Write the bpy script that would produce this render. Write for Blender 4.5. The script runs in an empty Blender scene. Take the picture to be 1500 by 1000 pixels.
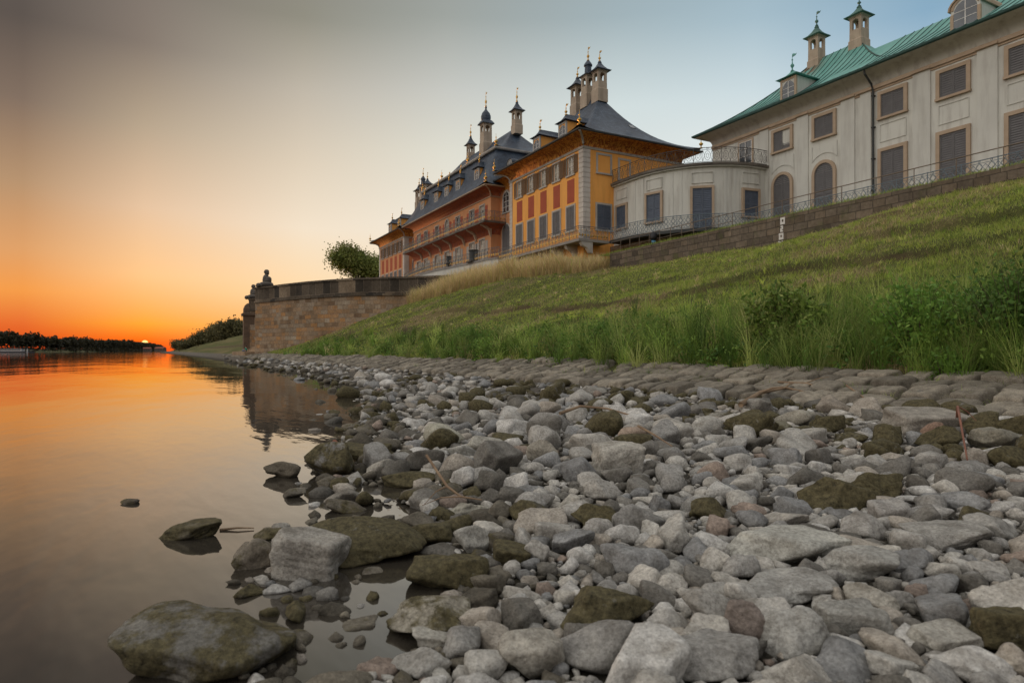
import bpy, bmesh, math, random
import numpy as np
from mathutils import Vector, Matrix
R = math.radians
random.seed(7); rng = np.random.default_rng(7)
scene = bpy.context.scene
COL = scene.collection
PI = math.pi

# ------------------------------------------------------------------ camera, sky, sun, exposure
# World frame: x runs along the palace front (towards the camera side), y points from the river
# into the palace, z up, water level z = 0, metres.
CC, CS = 0.4715515, 0.8818385                      # camera right = (CC, CS), camera forward = (-CS, CC)
CAMP = (41.4984, -28.4277, 1.0)
cam_d = bpy.data.cameras.new('camera'); cam = bpy.data.objects.new('camera', cam_d); COL.objects.link(cam)
cam.location = CAMP
cam.rotation_euler = (R(90), 0, math.atan2(CS, CC))
cam_d.sensor_width = 36.0; cam_d.lens = 36.0 * 950 / 1500
cam_d.shift_y = 14 / 1500
cam_d.clip_start = 0.05; cam_d.clip_end = 8000
cam_d.dof.use_dof = True; cam_d.dof.focus_distance = 9.0; cam_d.dof.aperture_fstop = 4.0
scene.camera = cam

scene.view_settings.view_transform = 'Standard'; scene.view_settings.look = 'None'
scene.view_settings.exposure = 0.0; scene.view_settings.gamma = 1.0
scene.render.engine = 'CYCLES'
try:
    scene.cycles.use_denoising = True
    scene.cycles.denoiser = 'OPENIMAGEDENOISE'
except Exception:
    pass
scene.cycles.max_bounces = 6
scene.cycles.transparent_max_bounces = 8
scene.cycles.caustics_reflective = False; scene.cycles.caustics_refractive = False


def lin(h):
    h = h.lstrip('#'); o = []
    for i in (0, 2, 4):
        c = int(h[i:i + 2], 16) / 255
        o.append(c / 12.92 if c <= 0.04045 else ((c + 0.055) / 1.055) ** 2.4)
    return (o[0], o[1], o[2], 1.0)


class NT:
    """Small node-tree writer."""
    def __init__(s, tree):
        s.t = tree; tree.nodes.clear()
    def n(s, typ, _set=None, **kw):
        nd = s.t.nodes.new(typ)
        for k, v in (_set or {}).items(): setattr(nd, k, v)
        for k, v in kw.items():
            key = int(k[1:]) if k[0] == '_' and k[1:].isdigit() else k.replace('_', ' ')
            sock = nd.inputs[key]
            if isinstance(v, bpy.types.NodeSocket): s.t.links.new(v, sock)
            else: sock.default_value = v
        return nd
    def math(s, op, a, b=0.0, clamp=False):
        nd = s.t.nodes.new('ShaderNodeMath'); nd.operation = op; nd.use_clamp = clamp
        for i, v in enumerate((a, b)):
            if isinstance(v, bpy.types.NodeSocket): s.t.links.new(v, nd.inputs[i])
            else: nd.inputs[i].default_value = v
        return nd.outputs[0]
    def mix(s, f, a, b, typ='MIX'):
        nd = s.t.nodes.new('ShaderNodeMix'); nd.data_type = 'RGBA'; nd.blend_type = typ
        for i, v in ((0, f), (6, a), (7, b)):
            if isinstance(v, bpy.types.NodeSocket): s.t.links.new(v, nd.inputs[i])
            else: nd.inputs[i].default_value = v
        return nd.outputs[2]
    def ramp(s, f, stops, interp='LINEAR'):
        nd = s.t.nodes.new('ShaderNodeValToRGB'); cr = nd.color_ramp; cr.interpolation = interp
        full = lambda c: tuple(c) if len(c) == 4 else (*c, 1)
        cr.elements[0].position = stops[0][0]; cr.elements[0].color = full(stops[0][1])
        cr.elements[1].position = stops[-1][0]; cr.elements[1].color = full(stops[-1][1])
        for p, c in stops[1:-1]: cr.elements.new(p).color = full(c)
        s.t.links.new(f, nd.inputs[0])
        return nd.outputs[0]
    def noise(s, vec, scale, detail=4, rough=0.55, dist=0.0):
        nd = s.n('ShaderNodeTexNoise', Scale=scale, Detail=detail, Roughness=rough, Distortion=dist)
        if vec is not None: s.t.links.new(vec, nd.inputs['Vector'])
        return nd.outputs['Fac']


SUN_AZ = math.atan2(-566.0 / 1000, 1.0)             # angle left of the camera's forward direction
sx, sy = math.sin(SUN_AZ), math.cos(SUN_AZ)          # camera right / forward components
SUNH = (CC * sx - CS * sy, CS * sx + CC * sy)        # horizontal unit vector to the sun
SUN_EL = R(0.60)

world = bpy.data.worlds.new('World'); scene.world = world; world.use_nodes = True
w = NT(world.node_tree)
tc = w.n('ShaderNodeTexCoord')
sep = w.n('ShaderNodeSeparateXYZ', Vector=tc.outputs['Generated'])
zz = sep.outputs['Z']
hl = w.math('SQRT', w.math('MAXIMUM', w.math('SUBTRACT', 1.0, w.math('MULTIPLY', zz, zz)), 1e-5))
ca = w.math('DIVIDE', w.math('ADD', w.math('MULTIPLY', sep.outputs['X'], SUNH[0]), w.math('MULTIPLY', sep.outputs['Y'], SUNH[1])), hl)
cx_ = w.math('ADD', w.math('MULTIPLY', sep.outputs['X'], SUNH[1]), w.math('MULTIPLY', sep.outputs['Y'], -SUNH[0]))
ang = w.math('MULTIPLY', w.math('ARCTAN2', cx_, w.math('MULTIPLY', ca, hl)), 180 / PI)                 # degrees to the right of the sun
el = w.math('MULTIPLY', w.math('ARCSINE', zz), 1 / (PI / 2), True)                                      # 0 horizon, 1 zenith
d = lambda deg: deg / 90.0
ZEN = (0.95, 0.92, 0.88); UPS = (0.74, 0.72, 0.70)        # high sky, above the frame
SKY = [  # degrees right of the sun, elevation stops
    (-7.5, [(0, 'c93a14'), (0.8, 'd44a1c'), (1.9, 'e0652f'), (4.3, 'f19a4a'), (7.2, 'dc9f68'), (11.9, 'b4916f'), (17.3, '806e60'), (22.4, '5c534d'), (30, '625c58')]),
    (0.0, [(0, 'f23c08'), (0.8, 'fb6414'), (2.1, 'fea538'), (5.8, 'fec88c'), (10.9, 'e6c4a2'), (16.8, 'b8a58d'), (22.4, '85796e'), (30, '7a726b')]),
    (11.7, [(0, 'fc8a34'), (1.5, 'fdb060'), (4.7, 'fedaa8'), (10.2, 'f3e2ca'), (15.2, 'dfd0ba'), (20.9, 'c0b7a8'), (26.1, '908d80'), (31, '8b8880')]),
    (23.8, [(0, 'fbc890'), (4, 'f8e0bc'), (10.9, 'f0e8d9'), (16.9, 'dfddd0'), (21.7, 'c7c8c2'), (27.2, '9ea39e'), (32, '979c9a')]),
    (38.8, [(0, 'f2e2cc'), (8, 'e9e8e0'), (20.4, 'd2dddd'), (27, 'a1b2b8'), (32, '99a9b0')]),
    (50.0, [(0, 'e8e2da'), (10, 'e2e7e6'), (17.7, 'dce5e6'), (20.7, 'cbdadf'), (25.8, 'a5bcc8'), (31, '9ab0bd')]),
    (62.0, [(0, 'dcdcdc'), (12, 'cfdce2'), (19, 'b4cad8'), (23.9, '89abc3'), (30, '86a5ba')])]


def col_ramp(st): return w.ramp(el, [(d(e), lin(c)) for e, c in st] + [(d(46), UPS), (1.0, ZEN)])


def step(a, b): return w.n('ShaderNodeMapRange', Value=ang, From_Min=a, From_Max=b).outputs[0]


cl = col_ramp(SKY[0][1])
for (a0, _), (a1, st) in zip(SKY, SKY[1:]): cl = w.mix(step(a0, a1), cl, col_ramp(st))
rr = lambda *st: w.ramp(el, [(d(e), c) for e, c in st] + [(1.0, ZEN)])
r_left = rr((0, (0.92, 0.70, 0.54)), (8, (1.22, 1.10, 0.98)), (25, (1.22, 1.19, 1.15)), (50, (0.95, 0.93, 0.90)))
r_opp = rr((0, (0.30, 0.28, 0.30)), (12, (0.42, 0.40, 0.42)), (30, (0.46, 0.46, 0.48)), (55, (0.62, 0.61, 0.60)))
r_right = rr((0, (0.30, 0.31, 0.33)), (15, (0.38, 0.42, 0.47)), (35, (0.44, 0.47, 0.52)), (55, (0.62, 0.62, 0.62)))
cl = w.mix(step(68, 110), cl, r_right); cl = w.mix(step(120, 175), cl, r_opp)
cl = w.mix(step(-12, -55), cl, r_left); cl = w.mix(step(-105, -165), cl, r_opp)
sky = w.n('ShaderNodeTexSky', {'sky_type': 'NISHITA', 'sun_disc': False, 'sun_elevation': R(1.0), 'sun_rotation': math.atan2(SUNH[0], SUNH[1])})
cl = w.mix(1.0, cl, w.mix(1.0, sky.outputs[0], (0.004, 0.004, 0.004, 1), 'MULTIPLY'), 'ADD')
# the sun's own disc, half sunk behind the far trees
dot = w.math('ADD', w.math('MULTIPLY', ca, w.math('MULTIPLY', hl, math.cos(SUN_EL))), w.math('MULTIPLY', zz, math.sin(SUN_EL)))
disc = w.n('ShaderNodeMapRange', {'interpolation_type': 'SMOOTHSTEP'}, Value=dot, From_Min=math.cos(R(0.26)), From_Max=math.cos(R(0.17))).outputs[0]
cl = w.mix(disc, cl, (2.2, 1.3, 0.4, 1))
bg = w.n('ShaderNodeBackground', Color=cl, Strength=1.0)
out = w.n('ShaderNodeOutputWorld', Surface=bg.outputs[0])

sun_d = bpy.data.lights.new('sun', 'SUN'); sun = bpy.data.objects.new('sun', sun_d); COL.objects.link(sun)
sun_d.energy = 1.6; sun_d.angle = R(0.5); sun_d.color = (1.0, 0.48, 0.18)
el_l = R(0.36)
sv = Vector((SUNH[0] * math.cos(el_l), SUNH[1] * math.cos(el_l), math.sin(el_l)))
sun.rotation_euler = sv.to_track_quat('Z', 'Y').to_euler()
sun.location = (-200, -40, 60)


# ------------------------------------------------------------------ helpers
class MB:
    """Collects shapes for one mesh."""
    def __init__(s): s.v = []; s.f = []
    def add(s, vs, fs):
        o = len(s.v); s.v.extend([tuple(p) for p in vs]); s.f.extend([tuple(i + o for i in f) for f in fs]); return s
    def box(s, x0, x1, y0, y1, z0, z1):
        v = [(x0, y0, z0), (x1, y0, z0), (x1, y1, z0), (x0, y1, z0), (x0, y0, z1), (x1, y0, z1), (x1, y1, z1), (x0, y1, z1)]
        return s.add(v, [(0, 3, 2, 1), (4, 5, 6, 7), (0, 1, 5, 4), (1, 2, 6, 5), (2, 3, 7, 6), (3, 0, 4, 7)])
    def obox(s, c, ax, ay, az):
        c, ax, ay, az = map(Vector, (c, ax, ay, az))
        v = [c + i * ax + j * ay + k * az for k in (-1, 1) for i, j in ((-1, -1), (1, -1), (1, 1), (-1, 1))]
        return s.add(v, [(0, 3, 2, 1), (4, 5, 6, 7), (0, 1, 5, 4), (1, 2, 6, 5), (2, 3, 7, 6), (3, 0, 4, 7)])
    def tube(s, pts, r, n=6, cap=True):
        pts = [Vector(p) for p in pts]; m = len(pts)
        rs = r if isinstance(r, (list, tuple)) else [r] * m
        vs = []; up = Vector((0, 0, 1))
        for i, p in enumerate(pts):
            t = (pts[min(i + 1, m - 1)] - pts[max(i - 1, 0)])
            t = t.normalized() if t.length > 1e-9 else Vector((0, 0, 1))
            a = t.cross(up) if abs(t.z) < 0.95 else t.cross(Vector((1, 0, 0)))
            a.normalize(); b = a.cross(t)
            for k in range(n):
                q = 2 * PI * k / n
                vs.append(p + (a * math.cos(q) + b * math.sin(q)) * rs[i])
        fs = [(i * n + k, i * n + (k + 1) % n, (i + 1) * n + (k + 1) % n, (i + 1) * n + k) for i in range(m - 1) for k in range(n)]
        if cap: fs += [tuple(range(n)), tuple((m - 1) * n + k for k in reversed(range(n)))]
        return s.add(vs, fs)
    def lathe(s, prof, c=(0, 0, 0), n=12, rot=0.0, sq=1.0):
        vs = []
        for r, z in prof:
            for k in range(n):
                q = 2 * PI * k / n + rot
                vs.append((c[0] + r * math.cos(q), c[1] + r * math.sin(q) * sq, c[2] + z))
        m = len(prof)
        fs = [(i * n + k, i * n + (k + 1) % n, (i + 1) * n + (k + 1) % n, (i + 1) * n + k) for i in range(m - 1) for k in range(n)]
        fs += [tuple(reversed(range(n))), tuple((m - 1) * n + k for k in range(n))]
        return s.add(vs, fs)
    def square(s, prof, c=(0, 0, 0)):
        return s.lathe([(h * math.sqrt(2), z) for h, z in prof], c, 4, PI / 4)
    def rings(s, rs, cap0=False, cap1=True, closed=True):
        """Loft between rings of equal point count."""
        n = len(rs[0]); m = len(rs); vs = [p for r in rs for p in r]; kk = n if closed else n - 1
        fs = [(i * n + k, i * n + (k + 1) % n, (i + 1) * n + (k + 1) % n, (i + 1) * n + k) for i in range(m - 1) for k in range(kk)]
        if cap0: fs.append(tuple(reversed(range(n))))
        if cap1: fs.append(tuple((m - 1) * n + k for k in range(n)))
        return s.add(vs, fs)
    def plate(s, outline, origin, ax, az, nrm, t):
        """Flat outline (2-D points) given a thickness t along nrm."""
        o, ax, az, nrm = map(Vector, (origin, ax, az, nrm)); n = len(outline)
        a = [o + ax * p + az * q for p, q in outline]; b = [p + nrm * t for p in a]
        fs = [tuple(reversed(range(n))), tuple(range(n, 2 * n))] + [(i, (i + 1) % n, n + (i + 1) % n, n + i) for i in range(n)]
        return s.add(a + b, fs)
    def mesh(s, name, m, base=(0, 0, 0), smooth=False, fix=True):
        me = bpy.data.meshes.new(name)
        b = base
        me.from_pydata([(p[0] - b[0], p[1] - b[1], p[2] - b[2]) for p in s.v], [], s.f)
        if fix:
            bm = bmesh.new(); bm.from_mesh(me); bmesh.ops.recalc_face_normals(bm, faces=bm.faces); bm.to_mesh(me); bm.free()
        if smooth: me.polygons.foreach_set('use_smooth', [True] * len(me.polygons))
        if m: me.materials.append(m)
        me.update(); return me


def tag(o, label=None, cat=None, group=None, kind=None):
    if label: o['label'] = label
    if cat: o['category'] = cat
    if group: o['group'] = group
    if kind: o['kind'] = kind
    return o


def empty(name, loc, label, cat, group=None):
    o = bpy.data.objects.new(name, None); COL.objects.link(o); o.location = loc; o.empty_display_size = 0.3
    return tag(o, label, cat, group)


def top_of(o):
    while o.parent: o = o.parent
    return o


def wloc(o):
    v = Vector(o.location)
    while o.parent:
        o = o.parent; v = v + Vector(o.location)
    return v


def put(name, mb, m, parent=None, smooth=False, fix=True):
    """A mesh modelled in world coordinates; parented meshes are stored relative to an unrotated parent."""
    base = wloc(parent) if parent else (0, 0, 0)
    o = bpy.data.objects.new(name, mb.mesh(name, m, base, smooth, fix)); COL.objects.link(o)
    if parent: o.parent = parent
    return o


def inst(name, me, parent, loc=(0, 0, 0), rz=0.0):
    o = bpy.data.objects.new(name, me); COL.objects.link(o); o.parent = parent
    o.location = loc; o.rotation_euler = (0, 0, rz); return o


def npmesh(name, v, f, m, smooth=False, attrs=None):
    """Mesh from numpy arrays: v (N,3), f (M,k) with k = 3 or 4."""
    me = bpy.data.meshes.new(name); v = np.asarray(v, dtype=np.float32); f = np.asarray(f, dtype=np.int32); k = f.shape[1]
    me.vertices.add(len(v)); me.vertices.foreach_set('co', v.ravel())
    me.loops.add(f.size); me.loops.foreach_set('vertex_index', f.ravel())
    me.polygons.add(len(f)); me.polygons.foreach_set('loop_start', np.arange(0, f.size, k, dtype=np.int32))
    if smooth: me.polygons.foreach_set('use_smooth', np.ones(len(f), dtype=bool))
    for an, (typ, data) in (attrs or {}).items():
        a = me.attributes.new(an, typ, 'POINT')
        key = {'FLOAT': 'value', 'FLOAT_COLOR': 'color', 'FLOAT_VECTOR': 'vector'}[typ]
        a.data.foreach_set(key, np.asarray(data, dtype=np.float32).ravel())
    me.update(calc_edges=True)
    if m: me.materials.append(m)
    return me


def link(name, me, parent=None, loc=(0, 0, 0)):
    o = bpy.data.objects.new(name, me); COL.objects.link(o); o.location = loc
    if parent: o.parent = parent
    return o


# ------------------------------------------------------------------ materials
def newmat(name):
    m = bpy.data.materials.new(name); m.use_nodes = True
    return m, NT(m.node_tree)


def finish(t, col, rough=0.8, bump=None, bstr=0.3, bdist=0.02, metal=0.0, spec=0.4, **kw):
    b = t.n('ShaderNodeBsdfPrincipled', Base_Color=col, Roughness=rough, Metallic=metal)
    b.inputs['Specular IOR Level'].default_value = spec
    if bump is not None:
        t.t.links.new(t.n('ShaderNodeBump', Strength=bstr, Distance=bdist, Height=bump).outputs[0], b.inputs['Normal'])
    for k, v in kw.items():
        key = k.replace('_', ' ')
        if isinstance(v, bpy.types.NodeSocket): t.t.links.new(v, b.inputs[key])
        else: b.inputs[key].default_value = v
    t.n('ShaderNodeOutputMaterial', Surface=b.outputs[0])
    return b


def varied(name, c1, c2, scale=1.0, rough=0.85, bscale=20, bstr=0.25, bdist=0.01, metal=0.0, stain=None, spec=0.3, det=5):
    m, t = newmat(name); co = t.n('ShaderNodeTexCoord').outputs['Object']
    f = t.ramp(t.noise(co, scale, det, 0.6), [(0.35, (0, 0, 0)), (0.65, (1, 1, 1))])
    c = t.mix(f, (*c1, 1), (*c2, 1))
    if stain:
        mp = t.n('ShaderNodeMapping', Vector=co, Scale=(1.5, 1.5, 0.18))
        g = t.ramp(t.noise(mp.outputs[0], 1.6, 6, 0.65), [(0.48, (0, 0, 0)), (0.72, (1, 1, 1))])
        c = t.mix(t.math('MULTIPLY', g, stain[1]), c, (*stain[0], 1))
    finish(t, c, rough, t.noise(co, bscale, 4), bstr, bdist, metal, spec)
    return m


M_ = {}
M_['ochre'] = varied('ochre_plaster', (0.92, 0.44, 0.11), (0.84, 0.38, 0.09), 0.35, stain=((0.45, 0.2, 0.05), 0.35))
M_['rust_ochre'] = varied('reddish_ochre_plaster', (0.66, 0.315, 0.15), (0.57, 0.265, 0.12), 0.4, stain=((0.36, 0.14, 0.05), 0.3))
M_['cream'] = varied('cream_plaster', (0.65, 0.64, 0.575), (0.59, 0.58, 0.525), 0.35, stain=((0.33, 0.30, 0.26), 0.6))
M_['cream_trim'] = varied('cream_plaster_trim', (0.63, 0.62, 0.56), (0.56, 0.55, 0.50), 0.5, stain=((0.33, 0.3, 0.26), 0.45))
M_['tan_stone'] = varied('tan_sandstone', (0.48, 0.365, 0.26), (0.40, 0.30, 0.21), 1.5, bscale=14)
M_['grey_stone'] = varied('grey_sandstone', (0.50, 0.47, 0.42), (0.40, 0.37, 0.33), 1.2, stain=((0.2, 0.18, 0.16), 0.4))
M_['quoin_stone'] = varied('pale_quoin_stone', (0.62, 0.57, 0.51), (0.52, 0.47, 0.42), 1.2, stain=((0.3, 0.26, 0.22), 0.35))
M_['dark_stone'] = varied('dark_weathered_stone', (0.16, 0.14, 0.115), (0.08, 0.07, 0.06), 1.2, bscale=9, bstr=0.5)
M_['red_panel'] = varied('red_painted_plaster', (0.42, 0.10, 0.05), (0.36, 0.085, 0.045), 1.2)
M_['shutter'] = varied('grey_shutter_paint', (0.155, 0.148, 0.148), (0.125, 0.12, 0.12), 2.0, rough=0.55)
M_['shutter_blue'] = varied('blue_grey_shutter_paint', (0.11, 0.13, 0.17), (0.09, 0.11, 0.145), 2.0, rough=0.55)
M_['shutter_brown'] = varied('brown_shutter_paint', (0.20, 0.11, 0.05), (0.15, 0.085, 0.04), 2.0, rough=0.6)
M_['white_paint'] = varied('white_window_paint', (0.72, 0.70, 0.66), (0.66, 0.63, 0.58), 2.0, rough=0.5)
M_['iron'] = varied('grey_wrought_iron', (0.20, 0.205, 0.20), (0.15, 0.155, 0.16), 3.0, rough=0.55, metal=0.3)
M_['iron_dark'] = varied('dark_wrought_iron', (0.075, 0.075, 0.075), (0.10, 0.085, 0.07), 3.0, rough=0.6, metal=0.3)
M_['iron_blue'] = varied('blue_grey_wrought_iron', (0.20, 0.25, 0.28), (0.15, 0.19, 0.22), 3.0, rough=0.55, metal=0.2)
M_['rail_rust'] = varied('weathered_steel_rail', (0.24, 0.18, 0.13), (0.16, 0.13, 0.10), 3.0, rough=0.6, metal=0.4)
M_['gutter'] = varied('dark_gutter', (0.055, 0.06, 0.058), (0.04, 0.04, 0.04), 2.0, rough=0.6)
M_['gold'] = varied('gilded_metal', (0.66, 0.40, 0.10), (0.52, 0.30, 0.07), 3.0, rough=0.42, metal=0.9, bstr=0.05, spec=0.6)
M_['flag'] = varied('paving_stone', (0.30, 0.28, 0.25), (0.24, 0.22, 0.2), 1.0)
M_['chim'] = varied('chimney_plaster', (0.50, 0.41, 0.31), (0.40, 0.32, 0.24), 1.2, stain=((0.22, 0.17, 0.12), 0.5))
M_['black_cloth'] = varied('black_plastic_film', (0.012, 0.012, 0.014), (0.02, 0.02, 0.022), 3.0, rough=0.35, bscale=30, bstr=0.6)
M_['blue_cloth'] = varied('blue_plastic_film', (0.05, 0.16, 0.30), (0.10, 0.28, 0.42), 6.0, rough=0.4)
M_['bark'] = varied('tree_bark', (0.10, 0.075, 0.05), (0.06, 0.045, 0.03), 3.0, bscale=12, bstr=0.6)
M_['twig'] = varied('dry_driftwood', (0.30, 0.21, 0.13), (0.20, 0.13, 0.08), 4.0, bscale=30)
M_['twig_red'] = varied('reddish_bare_stick', (0.28, 0.12, 0.075), (0.2, 0.09, 0.06), 4.0, bscale=30)
M_['skin'] = varied('skin', (0.55, 0.33, 0.22), (0.5, 0.29, 0.19), 4.0, rough=0.55)
M_['teal'] = varied('teal_cotton', (0.02, 0.42, 0.33), (0.02, 0.36, 0.28), 6.0)
M_['jeans'] = varied('pale_denim', (0.22, 0.27, 0.36), (0.18, 0.22, 0.3), 6.0)
M_['hair'] = varied('dark_hair', (0.03, 0.02, 0.015), (0.045, 0.03, 0.02), 8.0, rough=0.5)
M_['boat_white'] = varied('boat_paint', (0.55, 0.52, 0.5), (0.45, 0.42, 0.4), 1.0)
M_['boat_dark'] = varied('boat_hull_paint', (0.06, 0.06, 0.07), (0.09, 0.08, 0.08), 1.0)
M_['house_wall'] = varied('house_plaster', (0.16, 0.12, 0.10), (0.13, 0.1, 0.085), 1.0)
M_['red_tile'] = varied('red_roof_tile', (0.25, 0.09, 0.06), (0.2, 0.07, 0.05), 1.0)


def m_slate():
    m, t = newmat('slate_roofing'); co = t.n('ShaderNodeTexCoord').outputs['Object']
    sp = t.n('ShaderNodeSeparateXYZ', Vector=co)
    uv = t.n('ShaderNodeCombineXYZ', X=t.math('ADD', sp.outputs['X'], sp.outputs['Y']), Y=t.math('MULTIPLY', sp.outputs['Z'], 1.3))
    br = t.n('ShaderNodeTexBrick', Vector=uv.outputs[0], Color1=(0.034, 0.050, 0.078, 1), Color2=(0.064, 0.092, 0.135, 1), Mortar=(0.012, 0.017, 0.024, 1), Scale=1.0,
             Mortar_Size=0.012, Brick_Width=0.30, Row_Height=0.22)
    f = t.ramp(t.noise(co, 0.7, 6, 0.65), [(0.35, (0.6, 0.6, 0.62)), (0.7, (1.35, 1.3, 1.2))])
    c = t.mix(1.0, br.outputs[0], f, 'MULTIPLY')
    finish(t, c, 0.5, br.outputs['Fac'], -0.4, 0.02, spec=0.45)
    return m


def m_copper():
    m, t = newmat('green_copper_roofing'); co = t.n('ShaderNodeTexCoord').outputs['Object']
    c = t.mix(t.ramp(t.noise(co, 0.8, 5, 0.6), [(0.35, (0, 0, 0)), (0.65, (1, 1, 1))]), (0.10, 0.31, 0.26, 1), (0.16, 0.385, 0.335, 1))
    mp = t.n('ShaderNodeMapping', Vector=co, Scale=(2.2, 0.5, 0.5))
    c = t.mix(t.math('MULTIPLY', t.ramp(t.noise(mp.outputs[0], 1.3, 6, 0.7), [(0.5, (0, 0, 0)), (0.75, (1, 1, 1))]), 0.55), c, (0.05, 0.15, 0.12, 1))
    # rusty brown weathering below the left chimney, where the photo has it
    sp = t.n('ShaderNodeSeparateXYZ', Vector=co)
    dx = t.math('ABSOLUTE', t.math('SUBTRACT', sp.outputs['X'], RUST_X))
    k = t.n('ShaderNodeMapRange', {'interpolation_type': 'SMOOTHSTEP'}, Value=dx, From_Min=1.9, From_Max=0.3).outputs[0]
    k = t.math('MULTIPLY', k, t.n('ShaderNodeMapRange', Value=sp.outputs['Z'], From_Min=RUST_Z, From_Max=RUST_Z + 1.2).outputs[0])
    mp2 = t.n('ShaderNodeMapping', Vector=co, Scale=(2.5, 0.7, 0.7))
    k = t.math('MULTIPLY', k, t.ramp(t.noise(mp2.outputs[0], 1.5, 6, 0.7), [(0.42, (0, 0, 0)), (0.55, (1, 1, 1))]))
    c = t.mix(k, c, (0.17, 0.085, 0.035, 1))
    finish(t, c, 0.6, t.noise(co, 6, 4), 0.2, 0.02, spec=0.4)
    return m


RUST_X, RUST_Z = -10.7, 11.7
M_['copper_aged'] = varied('aged_copper', (0.055, 0.13, 0.105), (0.085, 0.19, 0.155), 1.5, rough=0.6)
M_['copper_dark'] = varied('dark_copper_seams', (0.03, 0.075, 0.065), (0.045, 0.10, 0.085), 2.0, rough=0.6)
M_['slate'] = m_slate()
M_['copper'] = m_copper()


def m_glass(name, tint):
    m, t = newmat(name); co = t.n('ShaderNodeTexCoord').outputs['Object']
    c = t.mix(t.ramp(t.noise(co, 1.1, 3), [(0.4, (0, 0, 0)), (0.6, (1, 1, 1))]), tint, (tint[0] * 2.2, tint[1] * 2.2, tint[2] * 2.2, 1))
    finish(t, c, 0.06, t.noise(co, 2.5, 2), 0.06, 0.02, spec=0.9)
    return m


M_['glass'] = m_glass('window_glass', (0.03, 0.035, 0.04, 1))
M_['curtain'] = m_glass('curtained_window_glass', (0.30, 0.27, 0.22, 1))


def m_frieze(name, c0, c1, c2):
    m, t = newmat(name); co = t.n('ShaderNodeTexCoord').outputs['Object']
    mp = t.n('ShaderNodeMapping', Vector=co, Scale=(2.0, 2.0, 1.1))
    f = t.ramp(t.noise(mp.outputs[0], 1.7, 5, 0.65, 0.7), [(0.44, (0, 0, 0)), (0.54, (1, 1, 1))])
    g = t.ramp(t.noise(mp.outputs[0], 4.3, 4, 0.6), [(0.52, (0, 0, 0)), (0.62, (1, 1, 1))])
    c = t.mix(g, t.mix(f, c0, c1), c2)
    finish(t, c, 0.85, t.noise(co, 14, 3), 0.15, 0.01, spec=0.25)
    return m


M_['frieze'] = m_frieze('painted_frieze_plaster', (0.62, 0.26, 0.05, 1), (0.30, 0.085, 0.02, 1), (0.72, 0.34, 0.07, 1))
M_['frieze_red'] = m_frieze('red_painted_frieze_plaster', (0.44, 0.13, 0.055, 1), (0.33, 0.09, 0.045, 1), (0.30, 0.13, 0.10, 1))


def m_masonry(name, cols, mortar, bw, rh, use_uv=True, dirt=0.6, moss=None):
    """Coursed stone: brick pattern on the 'wp' attribute (arc length, height)."""
    m, t = newmat(name); co = t.n('ShaderNodeTexCoord').outputs['Object']
    at = t.n('ShaderNodeAttribute', {'attribute_name': 'wp'}).outputs['Vector']
    wob = t.n('ShaderNodeTexNoise', Vector=co, Scale=0.9, Detail=3)
    uv = t.n('ShaderNodeVectorMath', {'operation': 'MULTIPLY_ADD'}, _0=wob.outputs['Color'], _1=(0.10, 0.10, 0), _2=at).outputs[0]
    br = t.n('ShaderNodeTexBrick', {'offset': 0.47, 'squash': 0.7, 'squash_frequency': 3}, Vector=uv, Color1=(0, 0, 0, 1), Color2=(1, 1, 1, 1), Mortar=(0.5, 0.5, 0.5, 1), Scale=1.0,
             Mortar_Size=0.022, Mortar_Smooth=0.3, Brick_Width=bw, Row_Height=rh, Bias=0.0)
    c = t.ramp(br.outputs['Color'], [(i / (len(cols) - 1), q) for i, q in enumerate(cols)])
    c = t.mix(t.math('MULTIPLY', br.outputs['Fac'], 0.8), c, mortar)
    bigd = t.ramp(t.noise(co, 0.35, 6, 0.65), [(0.38, (1, 1, 1)), (0.66, (0.42, 0.40, 0.38))])
    c = t.mix(dirt, c, bigd, 'MULTIPLY')
    fine = t.ramp(t.noise(co, 5, 6, 0.7), [(0.3, (0.62, 0.6, 0.58)), (0.7, (1.25, 1.25, 1.22))])
    c = t.mix(0.9, c, fine, 'MULTIPLY')
    if moss:
        c = t.mix(t.math('MULTIPLY', t.ramp(t.noise(co, 0.8, 5, 0.6), [(0.55, (0, 0, 0)), (0.7, (1, 1, 1))]), 0.7), c, moss)
    h = t.math('SUBTRACT', t.math('MULTIPLY', t.noise(co, 7, 6, 0.7), 0.7), br.outputs['Fac'])
    finish(t, c, 0.92, h, 0.7, 0.04, spec=0.2)
    return m


M_['bastion'] = m_masonry('bastion_sandstone', [(0.22, 0.145, 0.09, 1), (0.38, 0.26, 0.16, 1), (0.33, 0.26, 0.19, 1), (0.46, 0.25, 0.11, 1), (0.28, 0.20, 0.13, 1), (0.44, 0.36, 0.27, 1)], (0.26, 0.21, 0.16, 1), 1.05, 0.46)
M_['bastion_pier'] = varied('brown_pier_sandstone', (0.17, 0.115, 0.075), (0.10, 0.07, 0.05), 1.2, bscale=9, bstr=0.5)
M_['parapet'] = m_masonry('blackened_sandstone', [(0.07, 0.06, 0.05, 1), (0.16, 0.125, 0.09, 1), (0.045, 0.04, 0.035, 1), (0.30, 0.23, 0.16, 1)], (0.32, 0.26, 0.2, 1), 1.15, 1.45, dirt=0.85)
M_['retaining'] = m_masonry('retaining_wall_stone', [(0.15, 0.118, 0.085, 1), (0.24, 0.19, 0.14, 1), (0.19, 0.155, 0.12, 1), (0.12, 0.097, 0.075, 1)], (0.075, 0.062, 0.05, 1), 0.85, 0.36, moss=(0.09, 0.10, 0.035, 1))
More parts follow.
